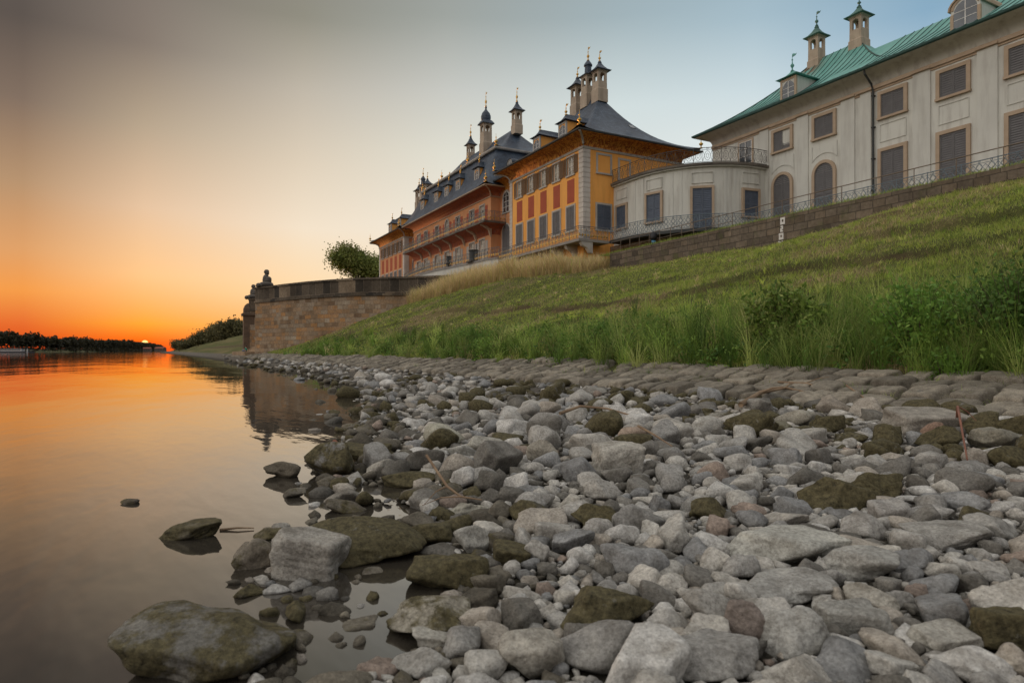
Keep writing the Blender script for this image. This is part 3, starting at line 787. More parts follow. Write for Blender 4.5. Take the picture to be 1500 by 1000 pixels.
def free(x, y, r, ov):
    i, j = int(x // 0.4), int(y // 0.4)
    for a in (-1, 0, 1):
        for b in (-1, 0, 1):
            for (u, v, q) in cells.get((i + a, j + b), ()):
                if (u - x) ** 2 + (v - y) ** 2 < (ov * (q + r)) ** 2: return False
    return True


def scatter(n, r0, r1, d0, d1, ov):
    L = np.exp(rng.uniform(math.log(d0), math.log(d1), n)); px = rng.uniform(-60, 1570, n) if d1 > 8 else rng.uniform(100, 1580, n)
    k = (px - 750) / 950 * L
    X = CAMP[0] + CC * k - CS * L; Y = CAMP[1] + CS * k + CC * L
    G = ground(X, Y); W = waterline(X); RR = r0 + (r1 - r0) * rng.random(n) ** 1.8
    MZ = fnoise(X, Y, 2.2, 200); WZ = fnoise(X, Y, 1.3, 210)
    for i in range(n):
        x, y, r, D = X[i], Y[i], RR[i], L[i]
        edge = y - W[i]
        if y > -20.45 + 0.18 * math.sin(x * 1.3) + 0.15 * math.sin(x * 3.1) and rng.random() > 0.16 * max(0.0, (-19.3 - y)) + 0.008: continue
        if y > -18.9: continue
        if G[i] < -0.03 and D < 9 and r > 0.02 and (r > 0.07 or rng.random() > 0.10): continue
        if edge < 0.15 - 0.5 * WZ[i]:
            if D < 8 and (r > 0.075 or edge < -0.7 or rng.random() > 0.22): continue
            if edge < -1.0 or rng.random() * (0.2 if D < 8 else 1) > (0.16 if r > 0.05 else 0.05): continue
        if r < D * 0.0032: r = D * 0.0032 * rng.uniform(1.0, 1.3)
        if not free(x, y, r, ov): continue
        cell_put(x, y, r * 0.9)
        kk = int(rng.integers(0, 56)); sl = KINDS[kk % 8] == 'slab'
        hx = r * rng.uniform(0.95, 1.35); hy = r * rng.uniform(0.75, 1.0); hz = r * (rng.uniform(0.36, 0.5) if sl else rng.uniform(0.5, 0.85))
        tint = PALE[int(rng.integers(0, 9))] * rng.uniform(0.9, 1.2)
        u = rng.random(); moss = rng.uniform(0.0, 0.22)
        near = max(0.0, 1.0 - max(edge, 0) / 0.9)
        if u < 0.025 and r < 0.12: tint = PINK * rng.uniform(0.8, 1.2)
        elif u < 0.04 + 0.34 * (4.5 < D < 12 and y > -23.4) + 0.42 * max(0, (MZ[i] - 0.5) * 4) + 0.30 * near and r > 0.05: moss = rng.uniform(0.6, 0.95); tint = tint * 0.7
        elif rng.random() < 0.8 * near: tint = DARK * rng.uniform(0.9, 1.9); moss = rng.uniform(0.1, 0.5)
        g = max(G[i], -0.06)
        add_stone(x, y, g + hz * rng.uniform(0.35, 0.75), hx, hy, hz, rng.uniform(0, 6.28), kk, np.clip(tint, 0.02, 0.7), moss, (rng.normal(0, 0.2), rng.normal(0, 0.2)))


scatter(1500, 0.12, 0.22, 5.0, 75, 0.82)
scatter(500, 0.07, 0.13, 1.6, 5.0, 0.82)
scatter(5000, 0.07, 0.13, 3.0, 60, 0.82)
scatter(9000, 0.045, 0.085, 1.6, 40, 0.80)
scatter(12000, 0.026, 0.05, 1.6, 16, 0.78)
scatter(14000, 0.014, 0.027, 1.6, 9, 0.76)
def wet_patch(n, x0, x1, y0, y1, rlo, rhi, keep):
    for _ in range(n):
        px, py = rng.uniform(x0, x1), rng.uniform(y0, y1)
        if not keep(px, py): continue
        D = 950 / (py - 514.0); x, y = at(px, D); r = rlo + (rhi - rlo) * rng.random() ** 1.6
        if not free(x, y, r, 0.86): continue
        cell_put(x, y, r * 0.9); u = rng.random()
        tint = DARK * rng.uniform(0.9, 2.0) if u < 0.6 else PALE[int(rng.integers(0, 7))] * rng.uniform(0.6, 0.9); hz = r * rng.uniform(0.45, 0.75)
        add_stone(x, y, max(gz(x, y), 0.0) + hz * rng.uniform(-0.25, 0.55), r * rng.uniform(1.0, 1.4), r * rng.uniform(0.75, 1.0), hz, rng.uniform(0, 6.28), int(rng.integers(0, 56)), tint, rng.uniform(0.1, 0.75) if u < 0.6 else 0.1, (rng.normal(0, 0.15), rng.normal(0, 0.15)))


wet_patch(420, 330, 720, 835, 1010, 0.018, 0.075, lambda px, py: px > 450 - 0.55 * (py - 835) + 60 * math.sin(py * 0.05) or rng.random() < 0.12)
wet_patch(160, 445, 640, 650, 770, 0.03, 0.11, lambda px, py: px > 560 - 0.75 * abs(py - 665) * 0.6 or rng.random() < 0.22)
wet_patch(40, 320, 480, 810, 880, 0.02, 0.06, lambda px, py: px > 350)
wet_patch(90, 455, 600, 575, 655, 0.06, 0.17, lambda px, py: px > 600 - 0.9 * (py - 570) or rng.random() < 0.1)
scatter(9000, 0.020, 0.040, 1.6, 11, 0.74)
for s in stones: s['size'] = (s['h'][0] + s['h'][2]) / s['D']


def rotm(s):
    a, b = s['tilt']; return np.array(Matrix.Rotation(s['rz'], 3, 'Z') @ Matrix.Rotation(a, 3, 'X') @ Matrix.Rotation(b, 3, 'Y'))


def in_frame(s):
    q = side(s['x'], s['y']) / s['D'] * 950 + 750; p = 514 - 950 * (s['z'] + s['h'][2] - 1) / s['D']
    return -15 < q < 1515 and p < 1012


order = sorted([i for i in range(NHERO, len(stones)) if in_frame(stones[i])], key=lambda i: -stones[i]['size'])
single = set(range(NHERO)) | set(order[:300 - NHERO])


def words(s):
    t = s['tint']; k = KINDS[s['k'] % 8] if s['k'] < 900 else 'block'
    if s['moss'] > 0.55: c = 'mossy olive'
    elif t[0] - t[2] > 0.125: c = 'pinkish brown'
    elif t.mean() < 0.18: c = 'dark'
    elif t.mean() > 0.36: c = 'pale'
    else: c = 'grey'
    return c + ' ' + {'round': 'rounded', 'angular': 'angular', 'block': 'blocky', 'slab': 'flat'}[k]


def pix(s): return (side(s['x'], s['y']) / s['D'] * 950 + 750, 514 - 950 * (s['z'] - 1) / s['D'])


HSHORT = {0: 'big blotched boulder', 1: 'pale square block', 2: 'long mossy boulder', 7: 'flat lone rock in the water', 17: 'dark mossy slab by the pool', 18: 'large brown foreground boulder', 19: 'pale angular foreground rock',
          20: 'smooth oval stone at the lower edge', 21: 'mottled rock by the pool', 23: 'wide lichened slab', 24: 'large pale slanting rock', 25: 'mossy pyramid rock', 27: 'pale dome shaped stone', 28: 'broad stone below the slab',
          29: 'broad stone right of the slab', 30: 'long grey wedge stone', 31: 'wedge stone at the right edge', 32: 'large flat slab at the lower edge', 34: 'round reddish foreground stone', 36: 'brown mossy rock at lower right',
          37: 'rectangular grey block', 45: 'squared block by the cobbles', 46: 'reddish rounded rock', 50: 'light yellowish boulder', 53: 'bright white stone', 14: 'mossy log shaped block', 44: 'pyramid rock by the pool', 59: 'pale rectangular stone at lower right',
          66: 'mossy flat rock at upper right', 68: 'dark rock at the right edge', 63: 'long mossy flat rock'}
lab = {}
for i in single:
    s = stones[i]
    if s['hero']: continue
    p = pix(s); best = min(HSHORT, key=lambda j: math.hypot(pix(stones[j])[0] - p[0], 1.8 * (pix(stones[j])[1] - p[1])))
    q = pix(stones[best]); dx, dy = p[0] - q[0], 1.8 * (p[1] - q[1])
    rel = ('right of' if dx > 0 else 'left of') if abs(dx) > abs(dy) else ('in front of' if dy > 0 else 'behind')
    lab.setdefault((words(s), rel, HSHORT[best]), []).append((math.hypot(dx, dy), i))
ORD = ['', 'second ', 'third ', 'fourth ', 'fifth ', 'sixth ', 'seventh ', 'eighth ', 'ninth ', 'tenth ', 'eleventh ', 'twelfth ']
for (wd, rel, hs), li in lab.items():
    li.sort()
    for n, (_, i) in enumerate(li):
        stones[i]['label'] = (wd + ' stone ' + rel + ' the ' + hs) if len(li) == 1 else (ORD[min(n, 11)] + 'nearest ' + wd + ' stone ' + rel + ' the ' + hs)

SMESH = {}
for i in sorted(single):
    s = stones[i]
    sub = s['sub'] or (4 if s['size'] > 0.05 else 3)
    if s['hero']:
        v, f = rock_shape(5000 + i, KINDS[s['k'] % 8] if s['k'] < 900 else 'cube', sub, 1.2); me = npmesh('stone', v, f, M_['rock'], True)
    else:
        if (s['k'], sub) not in SMESH: v, f = proto(s['k'], sub); SMESH[(s['k'], sub)] = npmesh('stone', v, f, M_['rock'], True)
        me = SMESH[(s['k'], sub)]
    # real size lives in the object scale; textures use object space scaled back by the size below
    o = link('stone', me, None, (s['x'], s['y'], s['z']))
    rm = Matrix.Rotation(s['rz'], 4, 'Z') @ Matrix.Rotation(s['tilt'][0], 4, 'X') @ Matrix.Rotation(s['tilt'][1], 4, 'Y')
    o.rotation_euler = rm.to_euler(); o.scale = s['h']; o.color = (*[float(q) for q in s['tint']], float(s['moss']))
    tag(o, s['hero'] or s['label'], 'stone', 'river stones on the bank')


def bed(name, ids, sub_fn, label):
    vs, fs, cs, ms, o = [], [], [], [], 0
    for i in ids:
        s = stones[i]; v, f = proto(s['k'], sub_fn(s)); p = (v * np.array(s['h'])) @ rotm(s).T + np.array([s['x'], s['y'], s['z']])
        vs.append(p); fs.append(f + o); o += len(v)
        cs.append(np.tile(np.append(s['tint'], 1.0), (len(v), 1))); ms.append(np.full(len(v), s['moss']))
    me = npmesh(name, np.concatenate(vs), np.concatenate(fs), M_['rocks'], True, {'col': ('FLOAT_COLOR', np.concatenate(cs)), 'moss': ('FLOAT', np.concatenate(ms))})
    return tag(link(name, me), label, 'stones', None, 'stuff')


rest = [i for i in range(len(stones)) if i not in single]
bed('smaller_stones', [i for i in rest if stones[i]['size'] > 0.012], lambda s: 3 if s['size'] > 0.035 else 2, 'smaller river stones filling the bank between the larger ones')
bed('gravel', [i for i in rest if stones[i]['size'] <= 0.012], lambda s: 1, 'pebbles and gravel between the river stones')
print('stones', len(stones))


# cobbled strip along the foot of the grass
def cobbles():
    vs, fs, cs, ms, wh = [], [], [], [], 0
    y = -20.4; row = 0
    while y < -18.35:
        x = -70.0
        while x < 60:
            D = depth(x, y)
            L = 0.42 * rng.uniform(0.8, 1.35) * (1.0 if x < 30 else 1.0 + (x - 30) * 0.028); hy = 0.44
            if x < -8: L *= 2
            cx = x + L / 2 + 0.1 * math.sin(row * 7.1); yy = y + 0.05 * math.sin(x * 0.8) + rng.uniform(-0.03, 0.03) + 0.12 * math.sin(x * 0.31)
            x += L
            Dm = depth(cx, yy)
            if rng.random() < 0.02 or not (-0.9 < side(cx, yy) / max(Dm, 0.3) < 0.95) or Dm < 0.5: continue
            kk = 900 + int(rng.integers(0, 9))
            v, f = proto(kk, 4 if Dm < 13 else 3)
            z = gz(cx, yy)
            p = v * np.array([L / 2 * 0.94, hy / 2 * 0.93, 0.16])
            a = rng.normal(0, 0.07); ca_, sa = math.cos(a), math.sin(a)
            p = np.stack([p[:, 0] * ca_ - p[:, 1] * sa, p[:, 0] * sa + p[:, 1] * ca_, p[:, 2] + 0.20 * p[:, 1] + rng.normal(0, 0.04) * p[:, 0]], -1) + np.array([cx, yy, z + 0.01 + rng.uniform(-0.035, 0.03)])
            vs.append(p); fs.append(f + wh); wh += len(v)
            t = np.array([0.26, 0.225, 0.175]) * rng.uniform(0.6, 1.3)
            cs.append(np.tile(np.append(t, 1.0), (len(v), 1))); ms.append(np.full(len(v), rng.uniform(0.05, 0.32)))
        y += 0.455; row += 1
    me = npmesh('cobbled_embankment', np.concatenate(vs), np.concatenate(fs), M_['rocks'], True, {'col': ('FLOAT_COLOR', np.concatenate(cs)), 'moss': ('FLOAT', np.concatenate(ms))})
    tag(link('cobbled_embankment', me), kind='structure')


cobbles()


# ------------------------------------------------------------------ building kit
def map_front(y): return lambda u, z, dd=0.0: (u, y + dd, z)             # wall facing the river (-y); dd goes inwards
def map_end(x): return lambda u, z, dd=0.0: (x - dd, u, z)               # wall facing +x
def map_back_end(x): return lambda u, z, dd=0.0: (x + dd, u, z)


def facade(mb, P, u0, u1, z0, z1, holes=(), depth=0.18):
    us = sorted({u0, u1, *[h[0] for h in holes], *[h[1] for h in holes]}); zs = sorted({z0, z1, *[h[2] for h in holes], *[h[3] for h in holes]})
    for a, b in zip(us, us[1:]):
        for c, e in zip(zs, zs[1:]):
            mu, mz = (a + b) / 2, (c + e) / 2
            if any(h[0] < mu < h[1] and h[2] < mz < h[3] for h in holes): continue
            mb.add([P(a, c), P(b, c), P(b, e), P(a, e)], [(0, 1, 2, 3)])
    for h in holes:
        a, b, c, e = h[:4]
        for p, q in (((a, c), (b, c)), ((b, c), (b, e)), ((b, e), (a, e)), ((a, e), (a, c))):
            mb.add([P(*p), P(*q), P(*q, depth), P(*p, depth)], [(0, 1, 2, 3)])
    return mb


def rect_rings(mb, x0, x1, y0, y1, prof, cap0=False, cap1=False):
    """prof: (outward offset, z); mitred ring round a rectangle."""
    return mb.rings([[(x0 - o, y0 - o, z), (x1 + o, y0 - o, z), (x1 + o, y1 + o, z), (x0 - o, y1 + o, z)] for o, z in prof], cap0, cap1)


def hip_roof(mb, x0, x1, y0, y1, ix0, ix1, iy0, iy1, z0, rise, lift=0.25, a=0.42, pw=2.4, n=12, sub=14):
    """Concave hipped roof with upturned eave corners."""
    rs = []
    for i in range(n + 1):
        t = i / n; z = z0 + rise * (a * t + (1 - a) * t ** pw)
        X0, X1, Y0, Y1 = x0 + ix0 * t, x1 - ix1 * t, y0 + iy0 * t, y1 - iy1 * t; ring = []
        for (ax, ay, bx, by) in ((X0, Y0, X1, Y0), (X1, Y0, X1, Y1), (X1, Y1, X0, Y1), (X0, Y1, X0, Y0)):
            for k in range(sub):
                u = k / sub; e = abs(2 * u - 1)
                ring.append((ax + (bx - ax) * u, ay + (by - ay) * u, z + lift * (1 - t) ** 3 * e ** 6))
        rs.append(ring)
    mb.rings(rs, False, True); return rs


def arch_pts(w, h, n=10):
    r = w / 2; zs = h - r
    return [(-r, 0), (-r, zs)] + [(-r * math.cos(PI * k / n), zs + r * math.sin(PI * k / n)) for k in range(1, n)] + [(r, zs), (r, 0)]


def surround(w, h, bw, proud, arch=False, sill=True):
    """Stone surround in local window space (x right, -y outwards, z up)."""
    mb = MB()
    if arch:
        a = arch_pts(w, h); r = w / 2; zs = h - r; sc = (r + bw) / r
        b = [(x * sc, z if z <= zs else zs + (z - zs) * sc) for x, z in a]
        n = len(a); vs = [(x, -proud, z) for x, z in a] + [(x, -proud, z) for x, z in b] + [(x, 0.03, z) for x, z in a] + [(x, 0.03, z) for x, z in b]
        fs = []
        for i in range(n - 1): fs += [(i, i + 1, n + i + 1, n + i), (n + i, n + i + 1, 3 * n + i + 1, 3 * n + i), (i + 1, i, 2 * n + i, 2 * n + i + 1)]
        fs += [(0, n, 3 * n, 2 * n), (n - 1, 2 * n - 1, 4 * n - 1, 3 * n - 1)]
        mb.add(vs, fs)
    else:
        mb.box(-w / 2 - bw, -w / 2, -proud, 0.03, 0, h); mb.box(w / 2, w / 2 + bw, -proud, 0.03, 0, h)
        mb.box(-w / 2 - bw, w / 2 + bw, -proud, 0.03, h, h + bw)
    if sill: mb.box(-w / 2 - bw - 0.03, w / 2 + bw + 0.03, -proud - 0.05, 0.03, -0.13, 0)
    return mb


def leaf(w, h, sgn, arch=False, pitch=0.125, full=None):
    """Louvred shutter leaf of width w: from x = 0 outwards (sgn), its outer top following the arch."""
    mb = MB(); t0, t1 = -0.028, 0.0; r = w; zs = h - r
    lim = lambda z: w if (not arch or z <= zs) else math.sqrt(max(r * r - (z - zs) ** 2, 0))
    st = 0.065
    bx = lambda a, b, z0, z1, y0=t0, y1=t1: mb.box(min(sgn * a, sgn * b), max(sgn * a, sgn * b), y0, y1, z0, z1)
    bx(0.008, st, 0.02, h - 0.01)
    if arch:
        bx(w - st, w - 0.005, 0.02, zs); n = 8
        for k in range(n):
            a0, a1 = PI / 2 * k / n, PI / 2 * (k + 1) / n
            o = [(r - 0.005, a0), (r - 0.005, a1), (r - st, a1), (r - st, a0)]
            mb.plate([(sgn * q * math.cos(a), zs + q * math.sin(a)) for q, a in o], (0, t0, 0), (1, 0, 0), (0, 0, 1), (0, 1, 0), 0.028)
    else:
        bx(w - st, w - 0.005, 0.02, h - 0.01); bx(st, w - st, h - 0.09, h - 0.01)
    bx(st, w - st, 0.02, 0.11)
    if h > 1.5: bx(st, w - st, h * 0.45, h * 0.45 + 0.07)
    z = 0.13
    while z < h - 0.12:
        m = lim(z + 0.04) - st
        if m > st + 0.03:
            a, b = sorted((sgn * st, sgn * m))
            mb.add([(a, -0.022, z), (b, -0.022, z), (b, 0.004, z + pitch * 0.85), (a, 0.004, z + pitch * 0.85), (a, -0.012, z - 0.006), (b, -0.012, z - 0.006), (b, 0.012, z + pitch * 0.82), (a, 0.012, z + pitch * 0.82)],
                   [(0, 1, 2, 3), (4, 7, 6, 5), (0, 4, 5, 1), (3, 2, 6, 7)])
        z += pitch
    mb.box(*sorted((sgn * (st + 0.01), sgn * max(w - st, st + 0.02))), 0.014, 0.02, 0.1, (zs if arch else h - 0.1))
    return mb


MESH = {}
def cached(key, fn, m, smooth=False):
    if key not in MESH: MESH[key] = fn().mesh(key[0], m, smooth=smooth)
    return MESH[key]


def shuttered(parent, loc, rz, w, h, arch=False, sur='tan_stone', shut='shutter', bw=0.17, proud=0.06, name='shuttered_window', inset=None):
    b = wloc(parent); L = Vector(loc) - b
    o = inst(name, cached((name, w, h, arch, sur, bw), lambda: surround(w, h, bw, proud, arch), M_[sur]), parent, L, rz)
    for sg in (-1, 1):
        me = cached(('shutter', w, h, arch, shut, sg), lambda: leaf(w / 2, h, sg, arch), M_[shut])
        q = inst('shutter', me, o, (0, -0.035, 0))
    return o


def glazed(parent, loc, rz, w, h, arch=False, sur='grey_stone', depth=0.14, pane='glass', bars=(2, 4), leaves=None, bw=0.12, proud=0.05):
    b = wloc(parent); L = Vector(loc) - b
    o = inst('window', cached(('window', w, h, arch, sur, bw), lambda: surround(w, h, bw, proud, arch), M_[sur]), parent, L, rz)
    def fr():
        mb = MB(); y0, y1 = depth - 0.06, depth - 0.01
        if arch:
            mb2 = surround(w - 0.12, h - 0.06, 0.06, 0.0, True, False); mb.add([(x, (y0 if y < 0.01 else y1), z) for x, y, z in mb2.v], mb2.f)
        else:
            mb.box(-w / 2, -w / 2 + 0.06, y0, y1, 0, h); mb.box(w / 2 - 0.06, w / 2, y0, y1, 0, h); mb.box(-w / 2 + 0.06, w / 2 - 0.06, y0, y1, h - 0.06, h); mb.box(-w / 2 + 0.06, w / 2 - 0.06, y0, y1, 0, 0.07)
        top = lambda x: h - 0.05 if not arch else h - w / 2 + math.sqrt(max((w / 2) ** 2 - x * x, 0.001)) - 0.05
        for k in range(1, bars[0]):
            x = -w / 2 + w * k / bars[0]; mb.box(x - 0.025, x + 0.025, y0, y1, 0.07, top(x))
        for k in range(1, bars[1]):
            z = h * k / bars[1]; xx = w / 2 - 0.06 if not arch or z < h - w / 2 else math.sqrt(max((w / 2) ** 2 - (z - h + w / 2) ** 2, 0.001)) - 0.04
            if xx > 0.05: mb.box(-xx, xx, y0 + 0.006, y1 - 0.006, z - 0.015, z + 0.015)
        return mb
    inst('window_frame', cached(('window_frame', w, h, arch, bars, depth), fr, M_['white_paint']), o)
    def pn():
        mb = MB(); pts = arch_pts(w - 0.04, h - 0.02) if arch else [(-w / 2, 0), (w / 2, 0), (w / 2, h), (-w / 2, h)]
        if arch: pts = pts[::-1]
        return mb.plate(pts, (0, depth - 0.012, 0), (1, 0, 0), (0, 0, 1), (0, 1, 0), 0.02)
    inst('pane', cached(('pane', w, h, arch, depth, pane), pn, M_[pane]), o)
    if leaves:
        for sg in (-1, 1):
            me = cached(('shutter', w, h, leaves, sg), lambda: leaf(w / 2, h, sg), M_[leaves])
            q = inst('shutter', me, o, (sg * (w / 2 + 0.03), -proud - 0.04, 0), -sg * -0.16)
    return o


def sweep(pts2):
    L = [0.0]
    for a, b in zip(pts2, pts2[1:]): L.append(L[-1] + math.hypot(b[0] - a[0], b[1] - a[1]))
    def P(s, z, zf=None):
        s = min(max(s, 0), L[-1]); i = 0
        while i < len(L) - 2 and s > L[i + 1]: i += 1
        t = (s - L[i]) / max(L[i + 1] - L[i], 1e-6)
        zz0 = pts2[i][2] + (pts2[i + 1][2] - pts2[i][2]) * t
        return (pts2[i][0] + (pts2[i + 1][0] - pts2[i][0]) * t, pts2[i][1] + (pts2[i + 1][1] - pts2[i][1]) * t, zz0 + z)
    return P, L[-1], L


def railing(parent, path, h, m, style='oval', unit=0.55, gild=False, rad=0.014, name='railing'):
    """Wrought iron railing along a plan path of (x, y, z floor)."""
    P, T, Ls = sweep(path); mb = MB(); g = MB(); n = max(1, round(T / unit)); u = T / n
    corners = sorted(set([0.0, T] + Ls))
    def line(pts, r=rad, k=4): mb.tube([P(s, z) for s, z in pts], r, k)
    def runs(z, r):
        ss = sorted(set(corners + [i * u for i in range(n + 1)])); line([(s, z) for s in ss], r)
    runs(h, rad * 1.8); runs(0.08, rad * 1.3)
    if style != 'plain': runs(h - 0.14, rad)
    for i in range(n + 1):
        s = min(i * u, T)
        if i % 3 == 0 or i in (0, n): line([(s, 0), (s, h + 0.04)], rad * 1.7)
        elif style != 'lattice': line([(s, 0.08), (s, h - 0.14)], rad)
    for i in range(n):
        c = (i + 0.5) * u
        el = lambda cx, cz, rx, rz, k=12: [(cx + rx * math.cos(2 * PI * q / k), cz + rz * math.sin(2 * PI * q / k)) for q in range(k + 1)]
        zm = (0.08 + h - 0.14) / 2
        if style == 'oval':
            line(el(c, zm, u * 0.30, (h - 0.3) * 0.44)); line(el(c, zm, u * 0.13, (h - 0.3) * 0.22, 8)); line(el(c, h - 0.07, 0.06, 0.06, 6))
            line([(c - u * 0.5, 0.1), (c - u * 0.3, zm), (c - u * 0.5, h - 0.16)]); line([(c + u * 0.5, 0.1), (c + u * 0.3, zm), (c + u * 0.5, h - 0.16)])
        elif style == 'lattice':
            line(el(c, zm + 0.17, u * 0.26, 0.16, 8)); line(el(c, zm - 0.17, u * 0.26, 0.16, 8)); line(el(c, h - 0.07, 0.05, 0.05, 6))
            line([(c - u / 2, zm + 0.3), (c, zm), (c + u / 2, zm + 0.3)]); line([(c - u / 2, zm - 0.3), (c, zm), (c + u / 2, zm - 0.3)]); line([(c - u / 2, zm), (c, zm + 0.34), (c + u / 2, zm)]); line([(c - u / 2, zm), (c, zm - 0.34), (c + u / 2, zm)])
        if gild:
            for q in (0.25, 0.75):
                s = (i + q) * u
                p = [Vector(P(s, z)) for z in (0.14, 0.42)]; t = (Vector(P(min(s + 0.05, T), 0)) - Vector(P(max(s - 0.05, 0), 0))).normalized(); nn = Vector((t.y, -t.x, 0)) * 0.03
                mid = p[0].lerp(p[1], 0.55); a, b = mid - t * 0.10, mid + t * 0.10
                vs = [p[0], a, p[1], b, mid + nn, mid - nn]; g.add(vs, [(0, 1, 4), (1, 2, 4), (2, 3, 4), (3, 0, 4), (1, 0, 5), (2, 1, 5), (3, 2, 5), (0, 3, 5)])
                k = Vector(P(s, zm + 0.2)); g.add([k - t * 0.05, k + Vector((0, 0, -0.06)), k + t * 0.05, k + Vector((0, 0, 0.06)), k + nn, k - nn], [(0, 1, 4), (1, 2, 4), (2, 3, 4), (3, 0, 4), (1, 0, 5), (2, 1, 5), (3, 2, 5), (0, 3, 5)])
    nf = len(mb.f); mb.add(g.v, g.f); o = put(name, mb, m, parent, fix=False)
    if gild:
        o.data.materials.append(M_['gold'])
        for p in o.data.polygons[nf:]: p.material_index = 1
    return o


def finial_mb(c, h, vane=False, big=1.0):
    mb = MB(); k = h
    mb.lathe([(0.03, 0), (0.13 * big, 0.04 * k), (0.05, 0.12 * k), (0.04, 0.2 * k), (0.12 * big, 0.3 * k), (0.12 * big, 0.38 * k), (0.04, 0.46 * k), (0.025, 0.6 * k), (0.06 * big, 0.66 * k), (0.018, 0.72 * k), (0.012, k)], c, 8)
    if vane:
        z = c[2] + k * 0.8
        mb.plate([(0, 0), (0.26, 0.05), (0.36, 0.16), (0.22, 0.15), (0.12, 0.24), (0, 0.18)], (c[0], c[1] - 0.008, z), (1, 0, 0), (0, 0, 1), (0, 1, 0), 0.016)
    return mb


def turret(parent, x, y, zb, ze, zt, zf, w, roof='slate', mat='chim', style='pagoda', fin='gold'):
    """Chimney turret: shaft, open belfry with arches, swept cap, finial."""
    h = w / 2; zo = ze - 0.95; zm = zb + (zo - zb) * 0.62
    mb = MB(); mb.square([(h * 1.12, zb), (h * 1.12, zm), (h * 1.0, zm + 0.08), (h * 0.98, zo)], (x, y, 0))
    pw = w * 0.22
    for sx_ in (-1, 1):
        for sy_ in (-1, 1): mb.box(*sorted((x + sx_ * h * 0.98, x + sx_ * (h * 0.98 - pw))), *sorted((y + sy_ * h * 0.98, y + sy_ * (h * 0.98 - pw))), zo, ze - 0.12)
    # arched lintels on the four sides
    gw = h * 0.98 - pw
    n = 8; arc = [(-gw, 0)] + [(-gw * math.cos(PI * k / n), 0.5 * gw * math.sin(PI * k / n) * 1.6) for k in range(1, n)] + [(gw, 0)]
    zs = ze - 0.42
    for ax, ay in (((1, 0, 0), (0, 1, 0)), ((0, 1, 0), (1, 0, 0))):
        for sg in (-1, 1):
            o = Vector((x, y, zs)) + Vector(ay) * (sg * (h * 0.98 - 0.06) - 0.06)
            for (p, q), (p2, q2) in zip(arc, arc[1:]): mb.plate([(p, q), (p2, q2), (p2, 0.30), (p, 0.30)], o, ax, (0, 0, 1), ay, 0.12)
    mb.square([(h * 1.0, ze - 0.12), (h * 1.12, ze - 0.06), (h * 1.3, ze)], (x, y, 0))
    o = put('chimney', mb, M_[mat], parent)
    c = MB(); H = zt - ze
    if style == 'pagoda':
        c.square([(h * 1.6, ze - 0.02), (h * 1.62, ze + 0.03), (h * 1.05, ze + H * 0.2), (h * 0.6, ze + H * 0.46), (h * 0.3, ze + H * 0.72), (h * 0.24, ze + H * 0.76), (h * 0.3, ze + H * 0.8), (h * 0.12, zt)], (x, y, 0))
    elif style == 'onion':
        c.square([(h * 1.42, ze - 0.02), (h * 1.42, ze + 0.04), (h * 0.95, ze + H * 0.2)], (x, y, 0))
        c.lathe([(h * 0.95, ze + H * 0.18), (h * 1.08, ze + H * 0.3), (h * 1.08, ze + H * 0.45), (h * 0.85, ze + H * 0.62), (h * 0.4, ze + H * 0.75), (h * 0.16, ze + H * 0.85), (h * 0.25, ze + H * 0.93), (h * 0.08, zt)], (x, y, 0), 12)
    else:
        c.square([(h * 1.42, ze - 0.02), (h * 1.42, ze + 0.04), (h * 0.8, ze + H * 0.15)], (x, y, 0))
        c.lathe([(h * 0.72, ze + H * 0.12), (h * 0.66, ze + H * 0.6), (h * 0.86, ze + H * 0.64), (h * 0.84, ze + H * 0.70), (h * 0.5, ze + H * 0.86), (h * 0.12, zt)], (x, y, 0), 10)
    put('chimney_cap', c, M_[roof], o)
    put('finial', finial_mb((x, y, zt - 0.08), zf - zt + 0.08, True), M_[fin], o, True)
    return o


